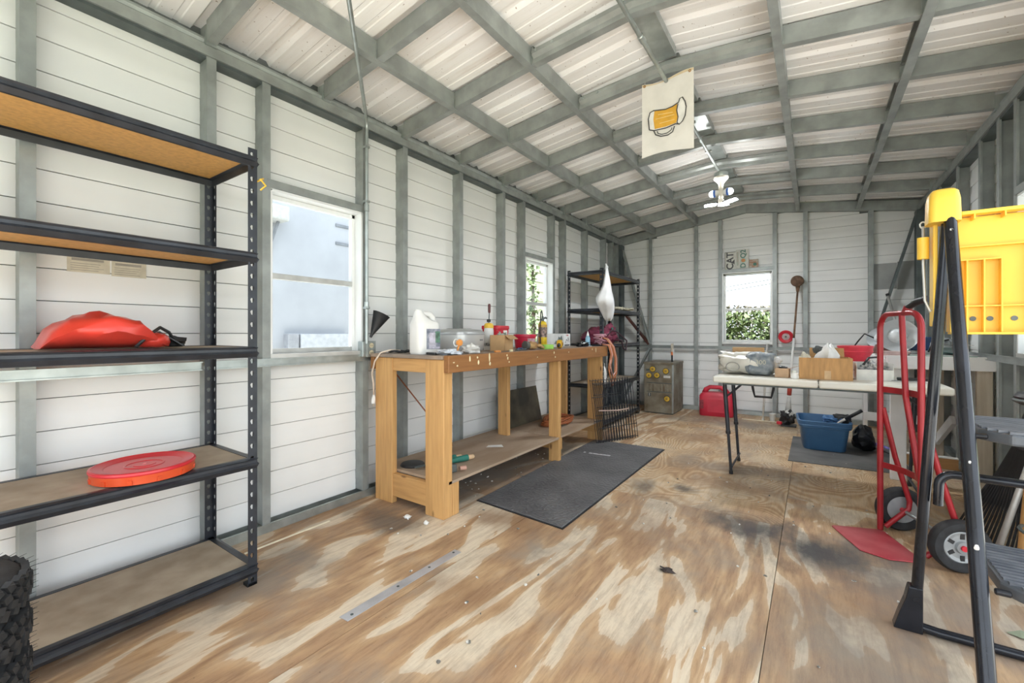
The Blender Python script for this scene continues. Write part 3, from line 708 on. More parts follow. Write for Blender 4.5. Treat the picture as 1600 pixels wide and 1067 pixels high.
# conduit with outlet box on the left wall, running up to the roof
t = T('electrical_conduit', 'grey metal conduit rising beside the near window to the roof', 'conduit', (-2.36, 1.765, 0.93))
t.w('pipe', MB().tube([(-2.352, 1.765, 0.99), (-2.352, 1.765, 2.36), (-2.345, 1.76, 2.40), (-2.30, 1.72, 2.425), (-1.60, 1.112, 2.452), (-1.1, 0.68, 2.50), (-0.72, 0.36, 2.53)], 0.0105, 10), GALV2, smooth=50)
for z in (1.235, 1.86): t.w('coupling', MB().lathe([(0.0105, -0.025), (0.015, -0.022), (0.015, 0.022), (0.0105, 0.025)], (-2.352, 1.765, z), 12), GALV2, smooth=40)
for z in (1.22, 1.9, 2.25): t.w('strap', MB().box(-2.372, -2.338, 1.750, 1.780, z - 0.008, z + 0.008), GALV2, bevel=0.002)
bx_ = t.w('outlet_box', MB().box(-2.403, -2.353, 1.735, 1.835, 0.905, 1.005), GALV2, bevel=0.004)
cv = t.w('cover_plate', MB().box(-2.353, -2.349, 1.765, 1.833, 0.903, 1.007), GALV2, bevel=0.001)
for z in (0.932, 0.978):
    q = t.w('receptacle', MB().lathe([(0.016, 0), (0.016, 0.003), (0.0, 0.003)], (-2.349, 1.799, z), 16, 'X'), mat('ivory_plastic', (0.62, 0.55, 0.38), 0.4), cv)
    for dy in (-0.006, 0.006): t.w('slot', MB().box(-2.3462, -2.3452, 1.799 + dy - 0.0012, 1.799 + dy + 0.0012, z - 0.005, z + 0.005), BLACKP, cv)

# black funnel hung behind the conduit
t = T('funnel', 'black plastic funnel stuck beside the conduit above the outlet', 'funnel', (-2.36, 1.80, 1.03))
ax = Vector((0.03, 0.075, 0.17)).normalized(); rot = ax.to_track_quat('Z', 'Y').to_matrix().to_4x4()
t.p('cone', MB().lathe([(0.008, 0.0), (0.010, 0.02), (0.055, 0.165), (0.058, 0.168), (0.055, 0.169), (0.052, 0.165), (0.007, 0.022), (0.006, 0.0)], n=24).xf(rot), BLACKP, smooth=40)

# ================================================================= workbench
PINE = wood('pine_timber', (0.63, 0.365, 0.14), (0.34, 0.15, 0.05), 'Z')
PINEX = wood('pine_rail', (0.61, 0.345, 0.13), (0.34, 0.15, 0.05), 'X')
STAINED = wood('stained_timber', (0.30, 0.135, 0.043), (0.12, 0.05, 0.018), 'Y', 0.55, 9, False)
SHELFP = mat('dusty_bench_shelf', (0.32, 0.225, 0.15), 0.8, 0, 0.2, 6, 0.1, col2=(0.44, 0.34, 0.25), stretch=(1, .3, 1))
BTOP = mat('grimy_bench_top', (0.22, 0.18, 0.15), 0.7, 0, 0.3, 8, col2=(0.36, 0.27, 0.2))
t = T('workbench', 'long pine workbench with lower shelf along the left wall', 'workbench', (-2.02, 2.95, 0)); WBN = t
def leg2(x0, x1, y0, y1, z1, nm='leg'): t.w(nm, MB().box(x0, x1, y0, y1, 0, z1), PINE, bevel=0.003, seg=1)
leg2(-2.310, -2.150, 1.800, 1.840, 0.905); leg2(-1.860, -1.712, 1.800, 1.872, 0.905)
leg2(-1.806, -1.712, 3.150, 3.192, 0.83); leg2(-2.190, -2.090, 2.96, 3.00, 0.905)
leg2(-2.25, -2.10, 4.02, 4.06, 0.905); leg2(-1.860, -1.712, 4.02, 4.06, 0.84)
leg2(-1.755, -1.712, 1.875, 1.930, 0.19, 'leg_block')
t.w('end_rail', MB().box(-2.15, -1.86, 1.806, 1.842, 0.825, 0.905), PINEX, bevel=0.002, seg=1)
t.w('lower_end_rail', MB().box(-2.15, -1.86, 1.806, 1.842, 0.045, 0.185), PINEX, bevel=0.002, seg=1)
t.w('lower_cross_rail', MB().box(-2.30, -1.725, 3.195, 3.235, 0.09, 0.187), PINEX, bevel=0.002, seg=1)
t.w('lower_cross_rail', MB().box(-2.30, -1.725, 3.98, 4.018, 0.09, 0.187), PINEX, bevel=0.002, seg=1)
t.w('back_rail', MB().box(-2.345, -2.312, 1.79, 4.07, 0.83, 0.905), STAINED, bevel=0.002, seg=1)
t.w('front_beam', MB().box(-1.711, -1.672, 1.798, 4.085, 0.832, 0.93), STAINED, bevel=0.004, seg=2)
tp = t.w('bench_top', MB().box(-2.345, -1.712, 1.785, 4.085, 0.906, 0.928), BTOP, bevel=0.003, seg=1)
t.w('lower_shelf', MB().box(-2.32, -1.712, 1.843, 3.16, 0.188, 0.204), SHELFP)
t.w('lower_shelf', MB().box(-2.32, -1.716, 3.163, 4.06, 0.190, 0.206), SHELFP)
PD = mat('cream_paint', (0.75, 0.66, 0.42), 0.5)
rnd = random.Random(4)
for y, z, hh in ((1.98, 0.905, .03), (2.05, 0.91, .012), (2.06, 0.88, .025), (2.17, 0.905, .05), (2.175, 0.865, .02), (2.36, 0.91, .012), (2.37, 0.89, .018), (2.385, .865, .01), (3.0, 0.905, .02), (3.02, 0.87, .012), (3.25, .9, .01), (3.72, .91, .015), (3.80, .90, .04), (1.87, .87, .01), (1.84, .89, .006), (2.75, .88, .006)):
    pts = [(-1.6715, y + math.cos(a) * 0.009 * rnd.uniform(.6, 1.2), z + math.sin(a) * hh * .6) for a in (i * .785 for i in range(8))]
    t.w('paint_drip', MB().add(pts + [(-1.668, y, z)], [(i, (i + 1) % 8, 8) for i in range(8)]), PD)

# --- things on the bench (top at 0.928)
ZB = 0.9285
def rect_ring(w, d, r, z, n=4): return [(x, y, z) for x, y in rrect(w, d, r, n)]
t = T('plastic_jug', 'big white plastic jug with a picture label on the bench', 'jug', (-1.985, 1.915, ZB), R(-8))
JW, JD = 0.125, 0.165
sh_ = lambda w_, d_, r_, z_, oy: [(x, y + oy, z) for x, y, z in rect_ring(w_, d_, r_, z_)]
t.p('body', MB().rings([rect_ring(JW * .92, JD * .94, .03, 0), rect_ring(JW, JD, .035, .012), rect_ring(JW, JD, .035, .165), rect_ring(JW * 1.02, JD * 1.01, .035, .178), rect_ring(JW * .97, JD * .97, .04, .195), sh_(JW * .85, JD * .80, .045, .205, -.015), sh_(.085, .085, .035, .225, -.032), sh_(.062, .062, .03, .25, -.042), sh_(.05, .05, .0249, .262, -.045)]), WHITE, smooth=45)
t.p('handle', MB().tube([(0, -0.035, .238), (0, 0.0, .250), (0, 0.035, .248), (0, 0.060, .228), (0, 0.066, .185)], [.018, .018, .019, .021, .022], 12), WHITE, smooth=True)
t.p('neck', MB().lathe([(0.021, 0), (0.021, .012), (0.017, .013), (0.017, .004)], (0, -.045, .260), 20), WHITE, smooth=40)
lb = t.p('label', MB().box(JW / 2, JW / 2 + .0012, -0.03, .074, .03, .155), mat('label_print', (0.13, 0.15, 0.20), 0.4, 0, .3, 30, col2=(0.35, 0.36, 0.42)))
t.p('label_panel', MB().box(JW / 2 + .0012, JW / 2 + .002, -.012, .04, .045, .13), mat('label_pale', (0.5, 0.48, 0.56), 0.5, 0, .2, 40), lb)
t.p('label_panel', MB().box(JW / 2 + .0012, JW / 2 + .002, .035, .070, .07, .14), mat('label_green', (0.10, 0.2, 0.14), 0.5, 0, .4, 40), lb)
t.p('label_panel', MB().box(JW / 2 + .0012, JW / 2 + .002, -.012, .07, .034, .044), mat('label_pale'  , (0.5, 0.48, 0.56)), lb)

t = T('rice_cooker', 'silver grey domed kitchen cooker on the bench', 'appliance', (-2.05, 2.31, ZB), R(10))
SIL = mat('silver_plastic', (0.62, 0.63, 0.63), 0.32, 0.25, 0.05, 4)
t.p('body', MB().rings([rect_ring(.24, .30, .05, .004), rect_ring(.265, .325, .06, .02), rect_ring(.275, .335, .06, .118)]), SIL, smooth=50)
t.p('lid', MB().rings([rect_ring(.278, .338, .06, .120), rect_ring(.275, .335, .06, .136), rect_ring(.24, .29, .06, .152), rect_ring(.15, .19, .05, .158)]), mat('silver_lid', (0.45, 0.46, 0.46), 0.28, 0.3, 0.05, 4), smooth=50)
t.p('lid_recess', MB().rings([rect_ring(.13, .20, .04, .1575), rect_ring(.12, .19, .04, .161)]), mat('smoke_grey', (0.26, 0.26, 0.26), .3), smooth=40)
t.p('badge', MB().box(.136, .1395, .055, .095, .075, .087), mat('badge_grey', (0.22, 0.23, 0.24), .4), bevel=.001)
t.p('seam', MB().rings([rect_ring(.2765, .3365, .06, .117), rect_ring(.2765, .3365, .06, .121)], False, False), mat('badge_grey', (0.22, 0.23, 0.24)))

t = T('sealant_bottle', 'small white bottle with yellow cap and screwdriver standing in it', 'bottle', (-2.06, 2.665, ZB))
t.p('body', MB().lathe([(.036, 0), (.038, .005), (.038, .15), (.034, .17), (.030, .175)], n=20), WHITE, smooth=40)
t.p('cap', MB().lathe([(.036, .168), (.037, .19), (.028, .205), (.012, .208), (.012, .2)], n=20), YEL, smooth=40)
t.p('print', MB().lathe([(.0384, .03), (.0384, .055)], n=20), mat('black_print', (.05, .05, .05), .5, 0, .5, 60, col2=(.6, .6, .6)))
t.p('screwdriver_shaft', MB().tube([(0, 0, .2), (.002, .004, .29)], .004, 8), DGALV, smooth=True)
t.p('screwdriver_handle', MB().lathe([(.007, .285), (.010, .295), (.011, .345), (.008, .355), (0, .357)], (.002, .004, 0), 12), mat('dark_red_handle', (.12, .03, .03), .4), smooth=40)
t.p('collar', MB().lathe([(.014, .215), (.016, .225), (.014, .237)], n=12), BLACKP, smooth=40)

t = T('red_tub', 'taller red plastic tub behind the small open carton', 'container', (-2.14, 2.86, ZB), R(8))
t.p('body', MB().rings([rect_ring(.13, .18, .02, 0), rect_ring(.15, .21, .025, .16), rect_ring(.158, .22, .025, .163), rect_ring(.158, .22, .025, .185), rect_ring(.15, .212, .025, .19)]), RED, smooth=45)
t.p('rib', MB().rings([rect_ring(.148, .208, .025, .135), rect_ring(.152, .212, .025, .14), rect_ring(.148, .208, .025, .145)], False, False), RED)
t = T('red_pot', 'low red plastic pot with a pale label on the bench', 'container', (-2.02, 3.115, ZB), R(10))
t.p('body', MB().lathe([(.075, 0), (.08, .004), (.092, .095), (.097, .098), (.098, .118), (.09, .12), (.086, .10), (.075, .012), (0, .012)], n=28), mat('crimson_plastic', (.56, .02, .06), .35), smooth=40)
t.p('label', MB().add([((.083 + .009 * z / .09) * 1.012 * math.cos(a), (.083 + .009 * z / .09) * 1.012 * math.sin(a), z) for z in (.03, .085) for a in (R(-52 + 9 * i) for i in range(9))], [(i, i + 1, 10 + i, 9 + i) for i in range(8)]), mat('pink_label', (.6, .35, .4), .5, 0, .3, 40))

t = T('open_carton', 'small open cardboard carton holding odds and ends on the bench', 'box', (-1.89, 2.60, ZB), R(12))
w, d, h = .12, .15, .115
t.p('walls', MB().box(-w / 2, w / 2, -d / 2, d / 2, 0, .003).box(-w / 2, -w / 2 + .003, -d / 2, d / 2, 0, h).box(w / 2 - .003, w / 2, -d / 2, d / 2, 0, h).box(-w / 2, w / 2, -d / 2, -d / 2 + .003, 0, h).box(-w / 2, w / 2, d / 2 - .003, d / 2, 0, h), CARD)
t.p('flap', MB().beam((w / 2, 0, h), (w / 2 + .04, 0, h - .03), d, .003), CARD)
t.p('contents', MB().blob((0, 0, .09), (.05, .06, .045), 4, .6, 3, 20, 10), mat('mixed_junk', (.12, .16, .13), .6, 0, .5, 30, col2=(.5, .5, .45)), smooth=40)
t.p('tag', MB().box(.01, .04, .01, .013, .1, .15), PAPER)

t = T('propane_torch', 'yellow torch cylinder with hose and nozzle on the bench', 'torch', (-1.93, 3.26, ZB))
t.p('cylinder', MB().lathe([(.034, 0), (.038, .006), (.038, .20), (.03, .225), (.014, .235)], n=24), mat('torch_yellow', (.78, .56, .03), .35), smooth=40)
t.p('label_band', MB().lathe([(.0385, .095), (.0385, .18)], n=24), mat('torch_label', (.05, .045, .04), .4, 0, .5, 50, col2=(.45, .3, .25)))
t.p('top_band', MB().lathe([(.0386, .18), (.0386, .202)], n=24), mat('torch_amber', (.55, .33, .06), .4))
t.p('valve', MB().lathe([(.012, .23), (.014, .25), (.010, .262), (.010, .275), (.0, .276)], n=12).tube([(.0, .0, .255), (.012, .03, .265), (.012, .045, .26)], .009, 8), DGALV, smooth=40)
t.p('burner', MB().tube([(0, 0, .265), (0, -.005, .30), (0, -.018, .325), (.003, -.035, .31)], [.006, .005, .005, .006], 8), DGALV, smooth=True)
t.p('hose', MB().tube([(.003, -.035, .31), (.008, -.05, .24), (.01, -.06, .14), (.03, -.085, .05), (.045, -.12, .02)], .005, 8), BLACKP, smooth=True)

t = T('product_box', 'flat white product box with a dark tool picture at the bench end', 'box', (-2.04, 3.68, ZB), R(6))
t.p('carton', MB().box(-.05, .05, -.30, .27, 0, .125), mat('box_pale', (.62, .63, .62), .5, 0, .08, 12), bevel=.002)
t.p('picture', MB().add([(.0512, y, z) for y, z in ((-.14, .03), (-.10, .06), (-.07, .055), (-.03, .10), (.0, .085), (.04, .11), (.06, .07), (.04, .03), (-.02, .025))], [tuple(range(9))]), mat('tool_picture', (.06, .08, .08), .5, 0, .5, 30, col2=(.2, .25, .24)))
t.p('print_panel', MB().box(.05, .0515, .10, .268, .004, .122), mat('panel_white', (.74, .74, .73), .5))
INK = mat('black_ink', (.06, .06, .06), .6)
t.p('drawing', MB().tube([(.052, .13, .03), (.052, .16, .07), (.052, .19, .05), (.052, .21, .09), (.052, .235, .04)], .0025, 5), INK)
t.p('barcode', MB().box(.0515, .052, .115, .25, .006, .018), INK)
text_mesh('TOOL', .022, mat('red_ink', (.55, .08, .08), .5), 'box_lettering', t.o, (.0525, .19, .108), (R(90), 0, R(90)))

STRAW = mat('tan_work_glove', (.55, .36, .16), .9, 0, .25, 30, .2, col2=(.32, .17, .07))
t = T('work_glove', 'striped tan work glove lying on the bench front', 'glove', (-1.81, 2.89, ZB), R(75))
t.p('palm', MB().blob((0, 0, .032), (.055, .045, .032), 2, .25, 2, 20, 10, .001), STRAW, smooth=50)
for i, (x, y, l, a) in enumerate(((.03, .03, .07, 20), (.04, .012, .08, 5), (.04, -.008, .075, -8), (.03, -.028, .06, -20), (-.01, .04, .05, 75))):
    c_, s_ = math.cos(R(a)), math.sin(R(a))
    t.p('finger' if i < 4 else 'thumb', MB().tube([(x - .02 * c_, y - .02 * s_, .03), (x + l * .5 * c_, y + l * .5 * s_, .034), (x + l * c_, y + l * s_, .012)], [.014, .012, .009], 9), STRAW, smooth=True)
t.p('cuff', MB().tube([(-.04, 0, .033), (-.075, 0, .036)], [.03, .034], 14), mat('glove_cuff', (.10, .10, .09), .9), smooth=50)
t = T('masking_tape_roll', 'lime green roll of tape lying flat on the bench', 'tape', (-1.79, 3.09, ZB))
t.p('tape', MB().lathe([(.055, 0), (.057, .002), (.057, .034), (.055, .036), (.036, .036), (.034, .034), (.034, .002), (.036, 0), (.055, 0)], n=28), mat('lime_tape', (.36, .72, .12), .45), smooth=40)
t.p('core', MB().lathe([(.034, .001), (.034, .035), (.032, .035), (.032, .001), (.034, .001)], n=28), CARD, smooth=40)
t = T('chalk_reel', 'amber yellow chalk line reel on the bench front', 'reel', (-1.785, 3.30, ZB), R(20))
t.p('case', MB().lathe([(.0, -.022), (.030, -.022), (.036, -.014), (.036, .014), (.030, .022), (0, .022)], (0, 0, .036), 20, 'X'), mat('amber_plastic', (.68, .40, .03), .35), smooth=40)
t.p('hub', MB().lathe([(.014, .022), (.014, .03), (0, .03)], (0, 0, .036), 12, 'X'), mat('amber_dark', (.35, .19, .02), .4), smooth=40)
t.p('nose', MB().tube([(0, -.03, .03), (0, -.065, .018)], [.016, .009], 10), BLACKP, smooth=True)
t = T('glue_bottle', 'small clear blue squeeze bottle with white nozzle at bench end', 'bottle', (-1.86, 4.03, ZB))
t.p('bottle', MB().lathe([(.022, 0), (.024, .004), (.024, .08), (.012, .105)], n=18), mat('pale_blue_plastic', (.32, .58, .75), .25), smooth=40)
t.p('nozzle', MB().lathe([(.013, .104), (.012, .115), (.003, .15), (.002, .152), (0, .152)], n=14), WHITE, smooth=40)
t.p('base', MB().lathe([(.04, 0), (.04, .004), (0, .004)], n=18), WHITE)
# loose bits along the front of the bench
t = T('rag', 'crumpled white rag in front of the cooker', 'rag', (-1.80, 2.145, ZB))
t.p('cloth', MB().blob((0, 0, .022), (.055, .06, .035), 11, .6, 2.2, 26, 14, .001), PAPER, smooth=40)
t = T('paper_towel', 'flat crumpled white paper beside the white jug', 'paper', (-1.80, 1.945, ZB), R(30))
t.p('sheet', MB().blob((0, 0, .012), (.075, .085, .022), 6, .6, 2.4, 26, 12, .001), mat('blue_white_paper', (.70, .74, .80), .8), smooth=30)
t = T('orange_nozzle', 'orange capped dispenser tip beside the white jug', 'dispenser', (-1.79, 2.02, ZB))
t.p('cap', MB().lathe([(0, -.012), (.018, -.012), (.022, 0), (.018, .012), (0, .012)], (0, 0, .07), 16, 'X'), mat('orange_plastic', (.75, .30, .07), .4), smooth=40)
t.p('stem', MB().tube([(0, -.02, .004), (0, -.015, .03), (0, 0, .06)], .006, 8), mat('orange_plastic', (.75, .30, .07)), smooth=True)
t.p('loop', MB().tube(arc((0, -.03, .07), .022, 40, 320, 10, 'YZ'), .003, 6), WHITE, smooth=True)
t = T('utility_blade', 'black handled knife lying at the bench corner', 'knife', (-1.87, 1.86, ZB), R(75))
t.p('handle', MB().box(-.009, .009, -.05, .05, .001, .014), BLACKP, bevel=.004)
t.p('blade', MB().box(-.006, .006, .05, .085, .005, .007), ALU)
def small(name, label, cat, x, y, mb, m, rz=0, nm='body', **k):
    q = T(name, label, cat, (x, y, ZB), rz); q.p(nm, mb, m, **k); return q
q = small('bottle_cap', 'orange plastic cap on the bench edge before the cooker', 'cap', -1.735, 2.34, MB().lathe([(.022, 0), (.024, .004), (.022, .012), (.012, .014), (0, .014)], n=18), mat('orange_plastic', (.75, .30, .07)), smooth=40)
q = small('screw_top', 'cream plastic screw top on the bench edge before the carton', 'cap', -1.735, 2.50, MB().lathe([(.014, 0), (.015, .012), (.010, .016), (0, .016)], n=16), mat('cream_paint', (.75, .66, .42)), smooth=40)
q = small('adjustable_wrench', 'dark steel wrench lying before the red pot', 'wrench', -1.80, 2.72, MB().box(-.01, .01, -.08, .05, .001, .010).lathe([(.022, 0), (.022, .012), (0, .012)], (0, .06, .001), 12), DGALV, R(10), bevel=.002)
q = small('blue_pliers', 'blue handled pliers lying on the bench', 'pliers', -1.85, 2.80, MB().tube([(-.012, -.09, .008), (-.014, -.04, .012), (0, .01, .012), (.006, .05, .01)], .007, 8).tube([(.016, -.09, .008), (.014, -.04, .012), (0, .01, .012), (-.006, .05, .01)], .007, 8), mat('blue_grip', (.05, .09, .22), .5), R(25), smooth=True)
q = small('spanner_pile', 'heap of black tools at the far end of the bench', 'tool', -1.84, 3.87, MB().blob((0, 0, .02), (.05, .10, .026), 9, .8, 3, 24, 12, .001), BLACKP, smooth=30)
q.p('chrome_end', MB().tube([(.02, -.07, .03), (.03, .02, .035), (.01, .07, .03)], .006, 8), ALU, smooth=True)
q = small('cable_hank', 'dark cable hank on the bench corner by the outlet', 'cable', -2.20, 1.90, MB().tube([(.05 * math.cos(a) * (1 + .1 * math.sin(3 * a)), .07 * math.sin(a), .008 + .006 * (a % 2)) for a in (i * .5 for i in range(26))], .006, 6), BLACKP, 0, smooth=True)
t = T('white_power_cord', 'white cord with plug hanging over the bench end', 'cord', (-2.20, 1.78, 0.62))
t.w('cord', MB().tube([(-2.19, 1.90, .945), (-2.20, 1.83, .95), (-2.235, 1.782, .935), (-2.285, 1.776, .88), (-2.315, 1.776, .80), (-2.300, 1.776, .74), (-2.295, 1.776, .66)], .0055, 8), mat('cream_cord', (.66, .56, .46), .5), smooth=True)
t.w('plug', MB().tube([(-2.295, 1.776, .665), (-2.297, 1.776, .64), (-2.30, 1.776, .612)], [.007, .013, .013], 8), WHITE, smooth=40)
for dx in (-.005, .005): t.w('prong', MB().box(-2.3 + dx - .001, -2.3 + dx + .001, 1.773, 1.779, .592, .613), ALU)

# --- below the bench
t = T('metal_sheet', 'blackened square metal sheet leaning on studs under the bench', 'sheet', (-2.22, 3.44, 0.206))
mbs = MB().box(0, .004, -.29, .29, 0, .335); mbs.xf(Matrix.Rotation(R(-12), 4, 'Y'))
t.p('plate', mbs, mat('sooty_metal', (.045, .042, .035), .45, .4, .4, 5, col2=(.14, .125, .085)), bevel=.001)
t = T('extension_cord', 'orange extension cord coiled on the lower bench shelf', 'cord', (-1.98, 3.62, 0.207))
rnd = random.Random(3); pts = []
for i in range(150):
    a = i * 0.42; q = 1 + .18 * math.sin(i * .37)
    pts.append((.10 * math.cos(a) * q, .20 * math.sin(a) * q, .008 + .05 * (i / 150) + .012 * math.sin(i * .9)))
t.p('cord', MB().tube(pts, .0065, 6), mat('orange_cord', (.36, .105, .035), .5), smooth=True)
t.p('plug', MB().tube([(.10, -.14, .008), (.13, -.19, .008)], [.013, .011], 8), mat('orange_cord', (.36, .105, .035)), smooth=40)
GRN = mat('teal_grip', (.02, .17, .13), .5)
for nm, lb, x, y, rz, l in (('garden_shears', 'green handled shears on the lower shelf, further pair', -1.985, 2.10, 76, .0), ('garden_shears', 'green handled shears on the lower shelf, nearer pair', -1.925, 2.15, 72, .0)):
    t = T(nm, lb, 'shears', (x, y, .2045), R(rz - 90), 'green handled shears under the bench')
    t.p('grip', MB().tube([(0, -.08, .02), (0, .08, .022)], [.018, .021], 12), GRN, smooth=40)
    t.p('wooden_end', MB().lathe([(.015, 0), (.016, .01), (.015, .045), (.008, .052), (0, .053)], (0, .08, .021), 12, 'Y'), mat('pale_wood_tip', (.68, .47, .28), .6), smooth=40)
    t.p('blade', MB().box(-.012, .012, -.22, -.08, .012, .017), DGALV, bevel=.002)
t = T('club_hammer', 'short club hammer lying behind the front bench leg', 'hammer', (-1.83, 1.975, .2045), R(-20))
t.p('head', MB().box(-.024, .024, -.055, .04, .001, .048), DGALV, bevel=.006)
t.p('handle', MB().tube([(0, .0, .024), (-.10, .06, .02)], .014, 10), GRN, smooth=40)
t.p('handle_end', MB().tube([(.02, .06, .02), (.025, .10, .018)], [.012, .014], 10), mat('pinkish_wood', (.55, .32, .25), .6), smooth=40)
t = T('grinding_disc', 'round black disc lying on the lower bench shelf', 'disc', (-2.13, 1.95, .2045))
t.p('disc', MB().lathe([(.075, 0), (.078, .004), (.07, .014), (.03, .018), (0, .018)], n=30), BLACKP, smooth=40)
t = T('paper_scrap', 'white paper scrap on the lower bench shelf', 'paper', (-1.97, 2.62, .2045), R(30))
t.p('sheet', MB().add([(-.06, -.03, .002), (.07, -.02, .004), (.05, .03, .008), (-.05, .02, .003)], [(0, 1, 2, 3)]).add([(-.06, -.03, .001), (.07, -.02, .003), (.05, .03, .007), (-.05, .02, .002)], [(3, 2, 1, 0)]), PAPER)
t = T('leaning_dowel', 'thin reddish rod leaning behind the front bench leg', 'rod', (-2.25, 2.30, 0.206))
t.p('rod', MB().tube([(0, 0.16, 0), (-.075, -.36, .62)], .005, 8), mat('reddish_wood', (.28, .09, .04), .6), smooth=True)

# --- things round the back rack
t = T('wire_grid_bundle', 'bundle of black wire grid panels leaning at the bench end', 'wire rack', (-1.60, 4.10, 0))
kx = Vector((0.012, 0, 0))
def gp(u, v, k): # u across (0..1), v up (0..1), k layer
    a = Vector((-1.695 + .015 * k, 3.87 + .01 * k, 0.004)); b = Vector((-1.50 + .02 * k, 4.33 + .015 * k, 0.004))
    up = Vector((-.025 - .008 * k, -.10 + .02 * k, .62 - .02 * k)); q = a.lerp(b, u) + up * v; return q
for k in range(3):
    mbw = MB(); n = 15
    for i in range(n): mbw.tube([gp(i / (n - 1), 0, k), gp(i / (n - 1), 1, k)], .0028, 5)
    pn = t.w('grid_panel', mbw, BLACKS)
    hb = MB()
    for v in ((.02, .35, .72, .98), (.04, .45, .78, .96), (.03, .25, .60, .97))[k]: hb.tube([gp(0, v, k) + Vector((.005, -.003, 0)), gp(1, v, k) + Vector((.005, -.003, 0))], .0032, 5)
    t.w('cross_wires', hb, BLACKS, pn)
t.w('tie_strap', MB().tube([gp(0.03, .55, 2) + Vector((.015, -.01, 0)), gp(.5, .52, 2) + Vector((.02, -.014, 0)), gp(.8, .53, 2) + Vector((.015, -.01, 0))], .006, 6), mat('pale_pink_tie', (.62, .47, .42), .6), smooth=True)

t = T('plastic_bag', 'white plastic bag hanging from the front post of the back rack', 'bag', (-1.86, 4.47, 1.20))
BAGW = mat('thin_white_bag', (.72, .73, .74), .45, 0, .06, 8)
rr = []
for i in range(16):
    v = i / 15; z = 0.56 * (1 - v); s = [.018, .026, .036, .048, .06, .072, .086, .105, .13, .15, .15, .135, .115, .095, .075, .04][i]
    off = [0, 0, .003, .004, .004, .002, -.004, -.014, -.03, -.042, -.036, -.012, .012, .03, .042, .05][i]
    rr.append([(.02 + math.cos(a) * s * .55 * (1 + .14 * math.sin(5 * a + v * 3)), off + math.sin(a) * s * (1 + .10 * math.sin(4 * a + v * 5)), z + .012 * math.sin(4 * a + v * 9)) for a in (2 * math.pi * k / 28 for k in range(28))])
t.p('bag', MB().rings(rr), BAGW, smooth=60)
t.p('handle_loop', MB().tube([(.015, -.01, .55), (.022, -.02, .59), (.012, -.01, .615)], [.012, .008, .006], 7).tube([(.015, .01, .55), (.022, .02, .58), (.012, .008, .612)], [.012, .008, .006], 7), BAGW, smooth=True)
t = T('maroon_duffel', 'maroon duffel bag slumped on the back rack', 'bag', (-2.08, 4.86, 0.936), R(4))
MAR = mat('maroon_nylon', (.20, .035, .07), .55, 0, .35, 12)
t.p('body', MB().blob((0, -.12, .085), (.16, .24, .105), 12, .35, 2.3, 30, 16, .002), MAR, smooth=45)
t.p('end_pocket', MB().blob((.03, .17, .10), (.13, .12, .13), 5, .5, 2.5, 24, 14, .002), MAR, smooth=45)
t.p('strap', MB().tube([(.15, -.2, .10), (.17, -.1, .16), (.16, .05, .15), (.17, .18, .12), (.232, .30, .03), (.236, .24, -.08), (.234, .14, -.06), (.225, .1, .04), (.17, .07, .06)], .009, 7), mat('dark_strap', (.05, .025, .035), .6), smooth=True)
t.p('zip_pull', MB().box(.14, .15, -.02, .02, .16, .19), GRN, bevel=.003)
t = T('rope_heap', 'heap of pale rope on the back rack, second board down', 'rope', (-2.02, 5.28, 1.336))
pts = [(.10 * math.cos(i * .8) * (1 + .3 * math.sin(i * 1.7)), .26 * math.sin(i * .53) * (1 + .2 * math.sin(i)), .012 + .028 * abs(math.sin(i * .71)) ) for i in range(110)]
t.p('rope', MB().tube(pts, .008, 6), mat('pale_rope', (.56, .52, .40), .9, 0, .3, 40), smooth=True)
t = T('spray_bottle', 'white and purple spray bottle on the back rack', 'bottle', (-1.945, 4.62, 0.491), R(30))
t.p('body', MB().rings([rect_ring(.07, .11, .03, 0), rect_ring(.072, .115, .032, .02), rect_ring(.07, .11, .03, .14), rect_ring(.05, .07, .024, .18), rect_ring(.03, .03, .0149, .20)]), WHITE, smooth=45)
t.p('label', MB().box(.0345, .0368, -.04, .045, .03, .10), mat('purple_label', (.16, .13, .36), .5, 0, .4, 30, col2=(.5, .5, .6)))
t.p('trigger', MB().box(-.012, .012, -.05, .035, .205, .235).tube([(0, -.03, .21), (0, -.045, .17)], .006, 6), WHITE, bevel=.004)
t = T('looped_cords', 'orange and pink cords looped over the bench end', 'cord', (-1.68, 4.12, .55))
for i, (c_, w_, l_) in enumerate((((.46, .17, .07), .0, .36), ((.40, .13, .05), .02, .40), ((.55, .33, .30), .035, .30), ((.46, .17, .07), .05, .33))):
    m_ = mat('cord_orange_%d' % (i % 3), c_, .5)
    t.w('cord_loop', MB().tube([(-1.70, 4.02 + w_, .945), (-1.655, 4.06 + w_, .94), (-1.645, 4.10 + w_, .85), (-1.64, 4.03 + w_, .93 - l_ * .6), (-1.64, 4.10 + w_, .93 - l_), (-1.64, 4.19 + w_, .93 - l_ * .85), (-1.645, 4.21 + w_, .8), (-1.65, 4.15 + w_, .92), (-1.70, 4.12 + w_, 1.0), (-1.76, 4.10, 1.02)], .006, 7), m_, smooth=True)
t.w('pink_hank', MB().tube([(-1.76 + .05 * math.sin(i * 1.9), 4.10 + .06 * math.cos(i * 1.3), .945 + .10 * abs(math.sin(i * .37))) for i in range(40)], .007, 6), mat('pink_cord', (.52, .27, .33), .6), smooth=True)
